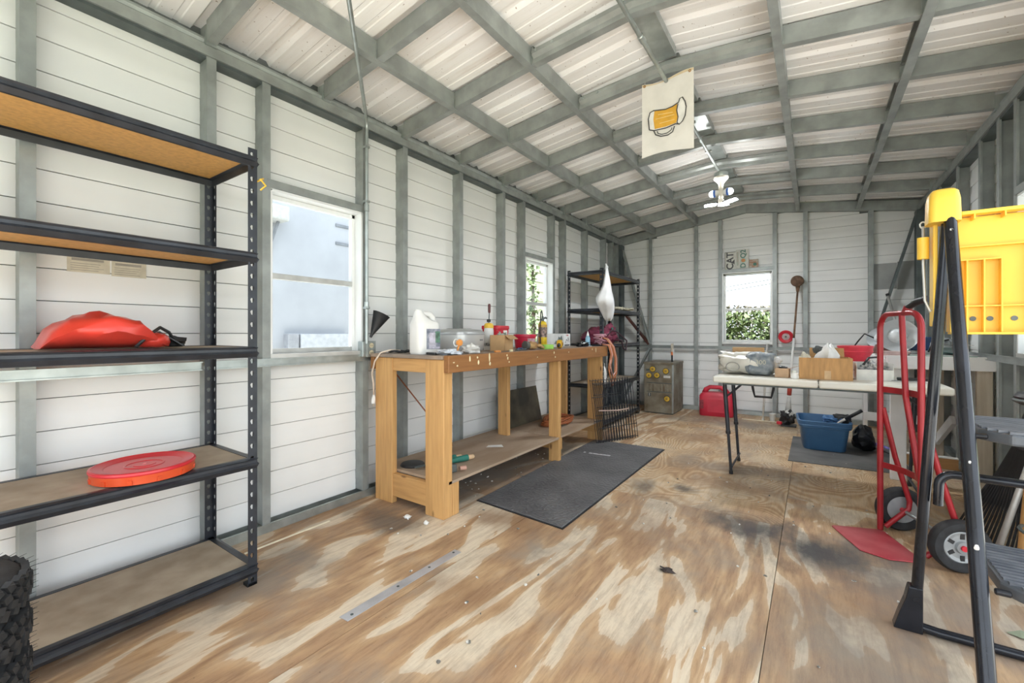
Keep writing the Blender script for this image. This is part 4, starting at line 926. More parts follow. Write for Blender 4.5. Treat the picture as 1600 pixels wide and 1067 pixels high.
# ================================================================= floor mats and floor bits
def mat_material():
    m, nt, b = nodes_of('rubber_mat')
    c = coords(nt, (1, 1, 1))
    vo = N(nt, 'ShaderNodeTexVoronoi', Scale=48.0); L(nt, c, vo.inputs[0])
    n2 = N(nt, 'ShaderNodeTexNoise', Scale=3.0, Detail=4.0); L(nt, c, n2.inputs[0])
    r = ramp(nt, n2.outputs[0], [(0.3, (0.075, 0.076, 0.082)), (0.7, (0.16, 0.16, 0.165))])
    L(nt, r.outputs[0], b.inputs['Base Color']); b.inputs['Roughness'].default_value = 0.6
    bp = N(nt, 'ShaderNodeBump', Strength=1.0, Distance=0.006); L(nt, vo.outputs['Distance'], bp.inputs['Height']); L(nt, bp.outputs[0], b.inputs['Normal'])
    return m
RMAT = mat_material()
t = T('floor_mat', 'long dark textured rubber mat beside the workbench', 'mat', (-1.43, 3.05, 0.0))
pts = [(-1.735, 2.140), (-1.115, 2.088), (-1.112, 4.02), (-1.77, 4.00)]
def slab(poly, z0, z1): return MB().rings([[(x, y, z) for x, y in poly] for z in (z0, z1)])
t.w('mat', slab(pts, 0.001, 0.011), RMAT, bevel=0.005)
t.w('bevelled_edge', slab([(-1.745, 2.130), (-1.105, 2.078), (-1.102, 4.03), (-1.78, 4.01)], 0.0005, 0.004), BLACKP)
for y_, dx in ((3.50, 0), (3.50, .05), (3.505, .085), (3.505, .115), (3.51, .145), (3.515, .175), (3.52, .205)):
    t.w('white_print', MB().box(-1.66 + dx, -1.64 + dx + (.012 if dx else -.002), y_, y_ + .028, 0.0111, 0.0116), mat('mat_print', (.60, .60, .62), .6))
t = T('dark_floor_sheet', 'flat dark grey sheet under the blue tote', 'mat', (0.2, 4.75, 0.0))
t.w('sheet', slab([(-0.17, 4.265), (0.62, 4.33), (0.62, 5.30), (-0.167, 5.30)], 0.0008, 0.006), mat('dusty_grey_sheet', (0.075, 0.075, 0.075), 0.7, 0, 0.3, 4, 0.1, col2=(0.16, 0.155, 0.15)))
t = T('metal_strip', 'flat grey metal strip covering the floor seam', 'strip', (-1.42, 1.27, 0.0))
t.w('strip', slab([(-1.447, 0.965), (-1.40, 0.968), (-1.393, 1.585), (-1.437, 1.588)], 0.0006, 0.003), mat('grey_aluminium', (.47, .47, .49), .4, .35, .12, 10), bevel=.001)
for y in (1.0, 1.22, 1.40, 1.56): t.w('screw', MB().lathe([(.006, .003), (.006, .0042), (0, .0045)], (-1.42, y, 0), 10), DGALV)
PALE = mat('painted_light_sliver', (.86, .80, .62), .6)  # near-white colour standing in for light leaking in at the wall bases
tag(MB().box(-2.243, -2.229, 0.985, 1.43, 0.0005, 0.003).build('light_sliver_strip', PALE), 'thin pale strip painted as a sliver of light by the left wall', 'strip')
tag(MB().box(-0.72, -0.28, 6.03, 6.052, 0.0005, 0.004).build('light_sliver_strip', PALE), 'thin pale strip painted as a sliver of light at the back wall', 'strip')
rnd = random.Random(12); mb = MB()
for i in range(150):
    if i < 60: x, y = rnd.uniform(-2.1, -1.5), rnd.uniform(1.5, 3.4)
    else: x, y = rnd.uniform(-1.6, 0.4), rnd.uniform(0.9, 5.5)
    mb.blob((x, y, .003), (rnd.uniform(.003, .010), rnd.uniform(.003, .010), .004), i, .5, 2, 6, 4, .0005)
tag(mb.build('floor_litter', mat('pale_litter', (.16, .15, .13), .8, 0, .5, 40, col2=(.7, .68, .62), thr=(.45, .55))), 'small pale chips and crumbs scattered over the plywood', 'litter', kind='stuff')
for lb, x, y, s in (('crumpled white paper ball by the front bench leg', -1.76, 1.71, .016), ('flattened white paper scrap before the bench', -1.90, 1.70, .024)):
    t = T('paper_scrap', lb, 'paper', (x, y, 0)); t.p('paper', MB().blob((0, 0, s * .5), (s, s * .8, s * .8 if s < .02 else .01), 3, .7, 2.5, 14, 9, .0005), PAPER, smooth=30)
t = T('dry_leaf', 'curled dark leaf on the plywood before the table', 'leaf', (-0.53, 1.98, 0))
t.p('blade', MB().blob((0, 0, .006), (.028, .02, .009), 5, .9, 2.5, 16, 8, .0006), mat('dead_leaf', (.06, .045, .04), .8), smooth=30)
t = T('dry_leaf', 'pale green leaf on the floor behind the ladder', 'leaf', (0.62, 2.25, 0))
t.p('blade', MB().add([(-.06, 0, .004), (-.02, .025, .012), (.04, .02, .006), (.06, 0, .003), (.03, -.022, .008), (-.03, -.02, .006)], [(0, 1, 2, 3, 4, 5)]), mat('grey_green_leaf', (.22, .25, .17), .8))

# ================================================================= metal cabinet, gas can, signs
STEELO = mat('worn_olive_steel', (.30, .28, .22), .5, .35, .2, 7, .05, col2=(.17, .13, .085))
t = T('equipment_cabinet', 'worn olive steel cabinet with yellow ring sockets against the back wall', 'cabinet', (-1.675, 6.06, 0))
t.w('body', MB().box(-1.862, -1.488, 5.81, 6.34, 0.012, 0.665), STEELO, bevel=.006)
t.w('corner_strip', MB().box(-1.500, -1.482, 5.804, 5.83, 0.02, 0.645), GALV2, bevel=.002)
t.w('lid', MB().box(-1.868, -1.482, 5.80, 6.345, 0.648, 0.675), STEELO, bevel=.004)
t.w('foot_rail', MB().box(-1.855, -1.495, 5.83, 6.32, 0, 0.014), DGALV)
RING = mat('yellow_ring', (.72, .47, .06), .4, .2, .2, 10)
for px, pz in ((-1.745, .585), (-1.575, .565), (-1.795, .50), (-1.69, .505), (-1.56, .205)):
    s_ = t.w('socket', MB().lathe([(.040, 0), (.040, -.010), (.036, -.013), (.036, -.008), (.0, -.008)], (px, 5.81, pz), 24, 'Y'), BLACKP, smooth=40)
    t.w('ring', MB().lathe([(.034, -.008), (.034, -.018), (.022, -.020), (.020, -.010)], (px, 5.81, pz), 24, 'Y'), RING, s_, smooth=40)
    t.w('plug_core', MB().lathe([(.013, -.008), (.013, -.022), (0, -.024)], (px, 5.81, pz), 12, 'Y'), mat('dull_brass', (.45, .30, .08), .4, .4), s_, smooth=40)
t.w('name_plate', MB().box(-1.605, -1.52, 5.806, 5.81, .475, .505), mat('plate_white', (.66, .65, .62), .5), bevel=.001)
t.w('top_latch', MB().box(-1.835, -1.79, 5.802, 5.81, .56, .585), DGALV, bevel=.002)
for i, x in enumerate((-1.80, -1.755, -1.655, -1.615, -1.575, -1.54)): t.w('vent_louvre', MB().box(x, x + .028, 5.802, 5.812, .295, .395), STEELO, bevel=.004)
t.w('louvre_frame', MB().box(-1.825, -1.505, 5.806, 5.811, .40, .408).box(-1.825, -1.505, 5.806, 5.811, .282, .29), DGALV)
text_mesh('1', .05, PAPER, 'number', t.o, (-1.79 + 1.675, -.2525, .245), (R(90), 0, 0), bold=.001)
t.w('number_patch', MB().box(-1.808, -1.772, 5.808, 5.8105, .222, .268), DGALV)
t = T('paint_brush', 'wide paint brush with orange handle standing on the cabinet', 'brush', (-1.545, 6.0, .676))
t.p('bristles', MB().rings([rect_ring(.022, .05, .008, .13), rect_ring(.026, .062, .010, .19), rect_ring(.020, .066, .008, .245)]), mat('pale_bristle', (.58, .52, .42), .9, 0, .2, 60), smooth=40)
t.p('ferrule', MB().rings([rect_ring(.024, .055, .008, .09), rect_ring(.024, .055, .008, .135)]), mat('brush_orange', (.60, .17, .05), .5), smooth=40)
t.p('handle', MB().rings([rect_ring(.022, .034, .008, 0), rect_ring(.022, .03, .008, .05), rect_ring(.02, .05, .008, .092)]), BLACKP, smooth=40)
t.p('tape', MB().box(.012, .02, -.02, .03, .02, .17), WHITE, bevel=.004)

t = T('fuel_can', 'red plastic fuel can on the floor by the back wall', 'fuel can', (-1.02, 6.13, 0), R(4))
def fr(w, d, r, z, ox=0): return [(x + ox, y, z) for x, y in rrect(w, d, r, 5)]
GC = mat('fuel_red', (.60, .03, .06), .42, 0, .12, 5)
t.p('body', MB().rings([fr(.38, .22, .04, .0), fr(.40, .235, .05, .012), fr(.40, .235, .05, .25), fr(.37, .22, .05, .275), fr(.30, .20, .05, .295, -.01)]), GC, smooth=45)
t.p('side_panel', MB().box(-.10, .15, -.1215, -.117, .05, .22), GC, bevel=.003)
t.p('label', MB().box(-.185, -.145, -.122, -.1165, .09, .20), mat('dark_red_label', (.22, .02, .03), .5, 0, .5, 60), bevel=.002)
t.p('handle', MB().tube([(-.14, 0, .28), (-.125, 0, .33), (-.08, 0, .36), (.04, 0, .36), (.09, 0, .335), (.12, 0, .28)], [.04, .032, .026, .026, .032, .042], 12), GC, smooth=True)
t.p('filler_cap', MB().lathe([(.035, 0), (.035, .03), (.03, .034), (0, .034)], (.155, 0, .272), 18), RED, smooth=40)

def plate(label, x0, x1, z0, z1, m, rz=0):
    q = T('number_plate', label, 'sign', ((x0 + x1) / 2, 6.393, z0)); w = (x1 - x0) / 2
    q.p('plate', MB().box(-w, w, -.002, .0, 0, z1 - z0), m, bevel=.0008); return q, w, z1 - z0
PLT = mat('aged_white_plate', (.56, .56, .50), .5, 0, .08, 20)
q, w, h = plate('dark lettered CAT plate turned sideways above the back window', -.966, -.835, 1.909, 2.135, PLT)
text_mesh('CAT', .115, INK, 'lettering', q.o, (0.0, -.0026, h * .47), (R(90), R(-90), 0), bold=.003)
q.p('triangle', MB().add([(.052, -.0028, .055), (.052, -.0028, .125), (.018, -.0028, .09)], [(0, 1, 2)]), INK)
q.p('rim', MB().box(-w, w, -.004, -.001, h - .01, h).box(-w, -w + .008, -.004, -.001, 0, h), mat('dark_plate_rim', (.28, .27, .24), .5))
q, w, h = plate('green lettered plate with an orange turned sideways above back window', -.832, -.685, 1.909, 2.152, PLT)
GI = mat('green_ink', (.03, .14, .10), .5)
for tx, zz in (('D', .035), ('Q2', .185)): text_mesh(tx, .085, GI, 'lettering', q.o, (.012, -.0026, zz), (R(90), R(-90), 0), bold=.002)
q.p('orange', MB().lathe([(.0, -.0035), (.024, -.0032), (.026, -.002)], (.012, 0, .10), 20, 'Y'), mat('orange_print', (.55, .22, .06), .5))
q.p('blossom', MB().lathe([(.0, -.0030), (.034, -.0029), (.035, -.002)], (.012, 0, .10), 20, 'Y'), mat('pale_green_print', (.36, .52, .45), .5))
q.p('edge_print', MB().box(-w + .01, -w + .03, -.0035, -.001, .04, h - .03), mat('multi_print', (.45, .25, .2), .5, 0, .5, 60, col2=(.3, .5, .4)))
q, w, h = plate('small rusty multicoloured tile beside the plates above back window', -.678, -.575, 1.909, 2.012, mat('rusty_tile', (.50, .47, .38), .6, 0, .3, 40, col2=(.33, .14, .07)))
q.p('emblem', MB().lathe([(.0, -.004), (.018, -.0038), (.02, -.002)], (.012, 0, .04), 16, 'Y'), GI)

t = T('hanging_reel', 'round red and grey reel hung right of the back window', 'reel', (-.275, 6.385, 1.015))
t.p('rim', MB().lathe([(.074, 0), (.080, -.006), (.080, -.022), (.070, -.028), (.045, -.022), (.04, -.016), (.04, 0)], n=36, axis='Y'), RED, smooth=40)
t.p('face', MB().lathe([(.045, -.018), (.03, -.014), (.02, -.02), (0, -.02)], n=30, axis='Y'), mat('grey_pink', (.48, .36, .36), .5, 0, .25, 30), smooth=40)
t.p('hub', MB().lathe([(.012, -.018), (.012, -.03), (0, -.03)], n=14, axis='Y'), mat('hub_green', (.10, .14, .12), .5), smooth=40)

# string trimmer standing upside down against the back wall
t = T('string_trimmer', 'upside-down string trimmer leaning on the back wall behind the table', 'trimmer', (-.22, 5.90, 0))
top = Vector((-.150, 6.33, 1.60)); bot = Vector((-.225, 5.93, .32))
mid = bot.lerp(top, .52)
t.w('rusty_shaft', MB().tube([mid, top], .011, 10), mat('rusty_tube', (.22, .13, .08), .6, .3, .3, 20), smooth=True)
t.w('white_shaft', MB().tube([bot.lerp(top, .2), mid + (top - bot) * .01], .013, 10), WHITE, smooth=True)
t.w('gear_neck', MB().tube([top - (top - bot) * .03, top + Vector((0, 0, .03)), top + Vector((-.005, 0, .07))], [.015, .024, .018], 10), mat('rusty_tube', (.22, .13, .08)), smooth=True)
t.w('cutting_head', MB().lathe([(.0, -.03), (.05, -.03), (.066, -.018), (.068, .0), (.05, .012), (0, .015)], (-.155, 6.30, 1.69), 24, 'Y'), mat('rusty_head', (.13, .075, .045), .75, .1, .4, 25, .2), smooth=40)
t.w('grip', MB().tube([bot.lerp(top, .02), bot.lerp(top, .12), bot.lerp(top, .20)], [.022, .026, .018], 10), mat('trimmer_red', (.50, .07, .05), .5), smooth=True)
t.w('throttle_housing', MB().tube([(-.232, 5.90, .16), (-.228, 5.915, .24), bot], [.035, .026, .022], 10), mat('grey_white', (.55, .55, .53), .5), smooth=True)
t.w('engine', MB().blob((-.235, 5.87, .10), (.075, .07, .085), 6, .5, 2.6, 22, 14, .012), BLACKP, smooth=30)
t.w('engine_cover', MB().blob((-.225, 5.865, .135), (.05, .045, .05), 3, .25, 2, 16, 10), mat('grey_white', (.55, .55, .53)), smooth=50)
t.w('fuel_cap', MB().lathe([(.028, 0), (.030, .02), (.022, .03), (0, .03)], (-.315, 5.84, .02), 14), RED, smooth=40)
t.w('skid', MB().box(-.30, -.15, 5.80, 5.94, 0.001, .018), BLACKP, bevel=.006)
t = T('white_cup', 'small white cup on the floor beside the trimmer engine', 'cup', (-.40, 6.10, 0))
t.p('cup', MB().lathe([(.025, 0), (.028, .004), (.036, .085), (.039, .088), (.036, .09), (.033, .085), (.024, .006), (0, .006)], n=22), WHITE, smooth=40)
t.p('rim_band', MB().lathe([(.0345, .07), (.0365, .073), (.0355, .078)], n=22), PAPER)
t = T('white_pole', 'thin white pole leaning behind the folding table', 'pole', (-.50, 6.09, 0))
t.p('tube', MB().tube([(0, 0, 0), (.035, .18, .93)], .011, 8), mat('pole_white', (.68, .67, .62), .5), smooth=True)
t.p('end_cap', MB().lathe([(.014, 0), (.014, .02), (0, .022)], n=10), WHITE)

# ================================================================= folding table and what lies on it
ZT = 0.746
TW = mat('off_white_table', (.72, .70, .62), .45, 0, .06, 5)
t = T('folding_table', 'off-white plastic folding table with black legs', 'table', (0.03, 3.81, 0))
for x0, x1 in ((-.600, .028), (.032, .66)):
    t.w('table_leaf', MB().box(x0, x1, 3.43, 4.10, .700, ZT - .0005), TW, bevel=.012, seg=3)
t.w('hinge', MB().box(.0, .06, 3.47, 3.54, .692, .70).box(.0, .06, 4.0, 4.07, .692, .70), DGALV)
for sx, xt, xb in ((-1, -.55, -.505), (1, .58, .55)):
    for y in (3.62, 4.03):
        a, b_ = Vector((xt, y, .70)), Vector((xb, y + .01, 0.0)); m1 = a.lerp(b_, .56)
        lg = t.w('leg', MB().tube([a, m1], .0145, 10), BLACKS, smooth=40)
        t.w('leg_extension', MB().tube([a.lerp(b_, .52), a.lerp(b_, .985)], .0105, 10), BLACKS, lg, smooth=40)
        t.w('leg_collar', MB().tube([a.lerp(b_, .54), a.lerp(b_, .57)], .0175, 10), BLACKP, lg, smooth=40)
        t.w('leg_foot', MB().tube([a.lerp(b_, .965), b_], .0135, 10), BLACKP, lg, smooth=40)
        t.w('knee_brace', MB().tube([a.lerp(b_, .18), (xt - sx * .13, y * .6 + 3.84 * .4, .695)], .007, 8), BLACKS, smooth=40)
    t.w('foot_bar', MB().tube([(xb - sx * .003, 3.63, .055), (xb - sx * .003, 4.07, .055)], .008, 8), BLACKS, smooth=40)
t.w('carry_handle', MB().tube([(-.395, 3.85, .70), (-.382, 3.85, .62), (-.37, 3.85, .567), (-.26, 3.85, .567), (-.246, 3.85, .63), (-.24, 3.85, .70)], .009, 8), BLACKP, smooth=40)
t.w('underside_rail', MB().box(-.56, .62, 3.60, 3.625, .672, .70).box(-.56, .62, 4.03, 4.055, .672, .70), DGALV)

CLEARB = mat('cloudy_clear_plastic', (.62, .60, .54), .35, 0, .10, 10)
t = T('filled_clear_bag', 'bulging clear plastic bag with grey goods on the folding table', 'bag', (-.41, 3.77, ZT))
t.p('bag', MB().blob((0, 0, .082), (.20, .14, .085), 21, .22, 2.4, 40, 22, .001, .62), CLEARB, smooth=40)
t.p('grey_pack', MB().blob((.085, -.035, .086), (.10, .125, .085), 14, .16, 2.4, 26, 16, .002, .5), mat('slate_goods', (.12, .15, .18), .45, 0, .4, 25, col2=(.30, .32, .33)), smooth=40)
text_mesh('300', .045, mat('cream_lettering', (.52, .50, .40), .5), 'lettering', t.o, (.10, -.166, .10), (R(90), 0, 0))
t.p('cable_coil', MB().tube([(-.085 + .045 * math.cos(a), -.145, .06 + .034 * math.sin(a)) for a in (i * .4 for i in range(16))], .004, 6, closed=True), mat('grey_cable', (.32, .31, .29), .5), smooth=True)
t.p('knot', MB().blob((.195, -.02, .11), (.03, .04, .03), 3, .6, 3, 14, 10), mat('bag_knot', (.74, .74, .74), .4), smooth=30)
t = T('flat_carton', 'brown cardboard sheet standing behind the clear bag', 'cardboard', (-.435, 4.02, ZT))
t.p('panel', MB().box(-.115, .115, 0, .03, 0, .195), CARD, bevel=.002)
t.p('fold', MB().box(-.115, .115, -.002, .001, .10, .103), mat('card_dark', (.33, .2, .09), .8))
t = T('folded_leaflet', 'white folded leaflet with a black band left of the cardboard', 'leaflet', (-.548, 3.955, ZT), R(-10))
t.p('sheet', MB().beam((.03, 0, 0.10), (-.07, 0, .165), .12, .003), PAPER)
t.p('prop', MB().box(-.02, .05, -.05, .05, 0, .09), CARD, bevel=.002)
t.p('black_band', MB().beam((.055, 0, .10), (.005, 0, .15), .11, .022), BLACKP, bevel=.004)
t = T('small_carton', 'small closed cardboard carton between bag and big box', 'box', (-.175, 3.62, ZT), R(-6))
t.p('carton', MB().box(-.042, .042, -.035, .035, 0, .064), mat('tan_card', (.52, .35, .22), .8), bevel=.002)
t.p('flap', MB().beam((.042, 0, .064), (.10, 0, .085), .06, .002), mat('tan_card', (.52, .35, .22)))
t.p('contents', MB().blob((0, .01, .066), (.035, .03, .014), 7, .6, 3, 14, 8), BLACKP, smooth=30)
t = T('white_jar', 'tiny white jar beside the big cardboard box', 'jar', (-.105, 3.56, ZT))
t.p('jar', MB().lathe([(.020, 0), (.022, .004), (.020, .03), (.014, .04)], n=16), WHITE, smooth=40)
t.p('lid', MB().lathe([(.015, .038), (.015, .055), (0, .056)], n=16), mat('jar_lid', (.66, .68, .62), .4), smooth=40)
t = T('cardboard_box', 'big open brown cardboard box on the folding table', 'box', (.065, 3.69, ZT), R(2))
w, d, h = .29, .24, .145
BC = mat('box_card', (.46, .255, .10), .75, 0, .14, 8, .05, stretch=(6, 1, 1))
for nm, b6 in (('bottom', (-w / 2, w / 2, -d / 2, d / 2, 0, .004)), ('side', (-w / 2, -w / 2 + .004, -d / 2, d / 2, .004, h)), ('side', (w / 2 - .004, w / 2, -d / 2, d / 2, .004, h)), ('front', (-w / 2 + .004, w / 2 - .004, -d / 2, -d / 2 + .004, .004, h)), ('back', (-w / 2 + .004, w / 2 - .004, d / 2 - .004, d / 2, .004, h))):
    t.p(nm, MB().box(*b6), BC)
t.p('back_flap', MB().beam((.02, d / 2, h), (.02, d / 2 + .03, h + .06), .2, .003), BC)
t.p('tape', MB().box(-.005, .03, -d / 2 - .001, -d / 2, .004, .06), mat('parcel_tape', (.55, .36, .18), .3))
t = T('crumpled_wrap', 'white plastic wrap poking out of the cardboard box', 'wrap', (.06, 3.69, ZT + .005))
rr = []
for i in range(10):
    v = i / 9; s = [.05, .06, .065, .06, .055, .06, .062, .055, .04, .015][i]
    rr.append([(.03 * v + math.cos(a) * s * (1 + .3 * math.sin(3 * a + v * 5)), math.sin(a) * s * .7 * (1 + .2 * math.sin(5 * a + v * 3)), .02 + v * .20 + .02 * math.sin(3 * a + 1)) for a in (2 * math.pi * k / 22 for k in range(22))])
t.p('wrap', MB().rings(rr), mat('glossy_white_wrap', (.74, .74, .72), .35), smooth=35)
t.p('dark_fold', MB().blob((-.03, .02, .19), (.035, .03, .028), 2, .3, 2, 14, 8), mat('charcoal_film', (.07, .08, .08), .5), smooth=40)
t = T('cream_cloth', 'cream crumpled cloth at the left end of the cardboard box', 'cloth', (-.045, 3.66, ZT + .006))
t.p('cloth', MB().blob((0, 0, .10), (.04, .05, .075), 4, .5, 2.5, 20, 12, .002), mat('cream_cloth', (.66, .62, .50), .9), smooth=40)
t = T('red_basin', 'round red plastic basin behind the cardboard box', 'basin', (.25, 3.975, ZT))
t.p('bowl', MB().lathe([(.07, 0), (.072, .004), (.085, .15), (.098, .17), (.102, .205), (.106, .212), (.106, .220), (.10, .222), (.096, .21), (.08, .15), (.066, .01), (0, .01)], n=36), mat('basin_red', (.68, .05, .08), .32), smooth=40)
t.p('rim_rib', MB().lathe([(.100, .176), (.104, .18), (.101, .186)], n=36), mat('basin_red', (.68, .05, .08)), smooth=40)
t = T('parts_organiser', 'clear plastic tub of small parts on the folding table', 'container', (.328, 3.772, ZT), R(4))
TUBC = mat('milky_plastic', (.66, .66, .62), .3)
w, d, h = .19, .17, .115
for b6 in ((-w / 2, w / 2, -d / 2, d / 2, 0, .003), (-w / 2, -w / 2 + .003, -d / 2, d / 2, .003, h), (w / 2 - .003, w / 2, -d / 2, d / 2, .003, h), (-w / 2 + .003, w / 2 - .003, -d / 2, -d / 2 + .003, .003, h * .62), (-w / 2 + .003, w / 2 - .003, d / 2 - .003, d / 2, .003, h)): t.p('tub_wall', MB().box(*b6), TUBC)
t.p('contents', MB().blob((0, 0, .06), (.08, .07, .055), 5, .8, 3.4, 26, 14, .004), mat('assorted_parts', (.10, .12, .14), .5, 0, .5, 45, col2=(.72, .70, .66)), smooth=25)
t.p('black_tie', MB().tube([(-.05, -.02, .10), (-.02, 0, .145), (.03, .02, .15), (.05, .02, .11)], .007, 7), BLACKP, smooth=True)
t = T('paper_sheets', 'white papers and a blade strip at the right of the table', 'paper', (.50, 3.74, ZT), R(-4))
for i in range(3): t.p('sheet', MB().box(-.09 + .01 * i, .09 + .008 * i, -.07, .08, .0008 + .002 * i, .002 + .002 * i), PAPER)
t.p('saw_strip', MB().box(-.08, .08, -.06, -.045, .0065, .009), DGALV)
t.p('dark_bar', MB().box(-.05, .12, .03, .055, .007, .022), BLACKP, bevel=.003)
t.p('cable', MB().tube([(-.05, -.03, .012), (.02, -.05, .014), (.08, -.03, .014), (.13, -.06, .012)], .004, 6), BLACKP, smooth=True)

# blue tote with tools
t = T('storage_tote', 'blue plastic storage tote on the dark floor sheet', 'tote', (.075, 4.96, .0065), R(4))
TB = mat('blue_tote', (.05, .14, .28), .42, 0, .10, 5)
def tr_(w, d, r, z): return [(x, y, z) for x, y in rrect(w, d, r, 5)]
t.p('tub', MB().rings([tr_(.30, .34, .05, 0), tr_(.315, .355, .055, .01), tr_(.36, .42, .06, .20), tr_(.385, .445, .06, .205), tr_(.395, .455, .06, .235), tr_(.40, .46, .06, .262), tr_(.39, .45, .06, .266), tr_(.37, .43, .055, .262), tr_(.35, .40, .05, .20), tr_(.30, .33, .045, .014)]), TB, smooth=40)
t.p('rib', MB().rings([tr_(.392, .452, .06, .222), tr_(.40, .46, .06, .226), tr_(.393, .453, .06, .23)], False, False), TB)
t = T('scraper_pole', 'white handled tool with black grip sticking out of the tote', 'tool', (.11, 4.93, .05))
t.p('shaft', MB().tube([(-.04, 0, 0), (.045, -.03, .17), (.13, -.06, .245)], [.011, .011, .012], 10), mat('shaft_white', (.60, .57, .50), .5), smooth=True)
t.p('grip', MB().tube([(.13, -.06, .245), (.24, -.095, .335)], .015, 10), BLACKP, smooth=True)
t = T('tote_contents', 'tangle of blue and black cords filling the tote', 'cords', (.12, 4.97, .065))
t.p('blue_tangle', MB().tube([(.07 * math.sin(i * 1.3) + .03, .09 * math.cos(i * .9), .17 + .05 * abs(math.sin(i * .61))) for i in range(60)], .008, 6), mat('blue_cord', (.06, .16, .34), .5), smooth=True)
t.p('black_tangle', MB().tube([(.10 + .06 * math.sin(i * 1.1), .08 * math.cos(i * .7), .16 + .08 * abs(math.sin(i * .43))) for i in range(60)], .009, 6), BLACKP, smooth=True)
t.p('base_heap', MB().blob((0, 0, .06), (.11, .12, .11), 2, .4, 2.6, 20, 12, .001), mat('dark_heap', (.06, .06, .06), .7, 0, .4, 20, col2=(.3, .28, .25)), smooth=40)
t = T('black_bin_bag', 'black plastic bag slumped against the right side of the tote', 'bag', (.375, 5.03, .0065))
t.p('bag', MB().blob((0, 0, .10), (.085, .13, .115), 9, .28, 1.8, 24, 14, .001), mat('glossy_black_bag', (.012, .013, .016), .25), smooth=50)
t = T('purple_rope', 'blue and purple rope trailing on the floor beneath the white bench', 'rope', (.6, 5.3, 0))
t.w('rope', MB().tube([(.40, 5.45, .012), (.52, 5.30, .012), (.60, 5.10, .012), (.70, 5.0, .012), (.82, 5.08, .012)], .012, 8), mat('violet_rope', (.17, .15, .42), .7, 0, .3, 40), smooth=True)
t.w('tail', MB().tube([(.46, 5.2, .008), (.55, 4.98, .008), (.62, 4.92, .008)], .008, 7), BLACKP, smooth=True)

# ================================================================= white bench along the right wall
WP = mat('white_painted_wood', (.80, .80, .79), .55, 0, .06, 5)
CRM = wood('bare_pale_leg', (.58, .52, .42), (.42, .36, .27), 'Z', .7, 8, False)
t = T('white_bench', 'white painted wooden bench along the right wall', 'bench', (.69, 5.2, 0))
t.w('end_board', MB().box(.440, 1.0, 4.11, 4.148, .805, .897), WP, bevel=.003)
t.w('bench_top', MB().box(.430, .935, 4.15, 6.30, .872, .892), WP, bevel=.002)
t.w('front_board', MB().box(.425, .46, 4.15, 6.30, .80, .87), WP, bevel=.002)
for x0, x1, y0, y1 in ((.462, .55, 4.15, 4.19), (.462, .50, 6.21, 6.30), (.84, .93, 5.20, 5.24)): t.w('leg', MB().box(x0, x1, y0, y1, 0, .872), WP if x0 < .5 else CRM, bevel=.003)
t.w('leg', MB().box(.90, .975, 4.15, 4.19, 0, .86), CRM, bevel=.003)
t.w('lower_rail', MB().box(.462, .93, 6.17, 6.205, .10, .19), WP, bevel=.002)
t.w('knee_brace', MB().beam((.93, 4.9, .36), (.885, 5.22, .12), .03, .07), WP)
t = T('timber_offcut', 'brown timber length lying on the floor behind the ladder', 'timber', (.75, 4.72, 0))
t.p('plank', MB().box(-.16, .17, -.03, .02, .001, .085), wood('brown_plank', (.42, .23, .09), (.22, .11, .04), 'X', .6, 9), bevel=.003)
t.p('white_edge', MB().box(-.16, .17, -.031, .02, .085, .093), WP)
ZW = .8925
def clamp_lamp(label, loc, aim, r):
    t = T('clamp_lamp', label, 'lamp', loc)
    rot = Vector(aim).to_track_quat('Z', 'Y').to_matrix().to_4x4(); c = Vector((0, 0, r + .02))
    M = Matrix.Translation(c) @ rot
    t.p('reflector', MB().lathe([(.02, -.02), (.035, .0), (r * .55, .01), (r * .62, .02), (r * .95, .05), (r, .055), (r * .99, .058), (r * .92, .05), (r * .58, .022), (.03, .004), (0, .003)], n=36).xf(M), mat('dull_white_reflector', (.55, .58, .60), .45, .15, .06, 4), smooth=35)
    t.p('dome', MB().lathe([(r * .48, .012), (r * .44, .04), (r * .3, .062), (r * .1, .07), (0, .07)], n=28).xf(M), mat('frosted_dome', (.62, .66, .68), .35), smooth=50)
    t.p('socket', MB().lathe([(.018, -.08), (.022, -.075), (.022, -.02), (.018, -.015)], n=16).xf(M), BLACKP, smooth=40)
    t.p('spring_clamp', MB().tube([(0, .03, .004), (0, .06, .05), tuple(M @ Vector((0, 0, -.06)))], .008, 8), DGALV, smooth=True)
    return t
clamp_lamp('clamp lamp with white dish facing the room on the white bench', (.545, 4.52, ZW), (-.10, -1, .05), .125)
t = clamp_lamp('second clamp lamp tilted behind the first on the white bench', (.50, 5.0, ZW), (-.55, -.75, .35), .09)
t.p('cord', MB().tube([(-.05, -.02, .12), (-.12, -.02, .16), (-.16, 0, .10), (-.20, .02, .03), (-.15, .03, .005)], .006, 7), BLACKP, smooth=True)
t = T('round_basket', 'maroon brown shade lying between the clamp lamps', 'shade', (.475, 4.68, ZW))
t.p('shade', MB().lathe([(.07, 0), (.072, .004), (.05, .07), (.045, .072), (.066, .006)], n=22), mat('maroon_shade', (.12, .05, .04), .5), smooth=40)
t = T('pink_tray', 'low pinkish tray under the white clamp lamp', 'tray', (.50, 4.30, ZW))
t.p('tray', MB().rings([rect_ring(.16, .16, .03, 0), rect_ring(.18, .18, .035, .03)]), mat('pinkish_plastic', (.56, .42, .40), .5, 0, .2, 20), smooth=45)
t = T('blue_case', 'small dark blue case on the white bench', 'case', (.70, 4.62, ZW))
t.p('case', MB().box(-.07, .07, -.05, .05, .03, .135), mat('navy_plastic', (.02, .06, .16), .4), bevel=.008)
t.p('tray_under', MB().box(-.08, .08, -.06, .06, 0, .03), mat('grey_tray', (.40, .42, .42), .5), bevel=.004)
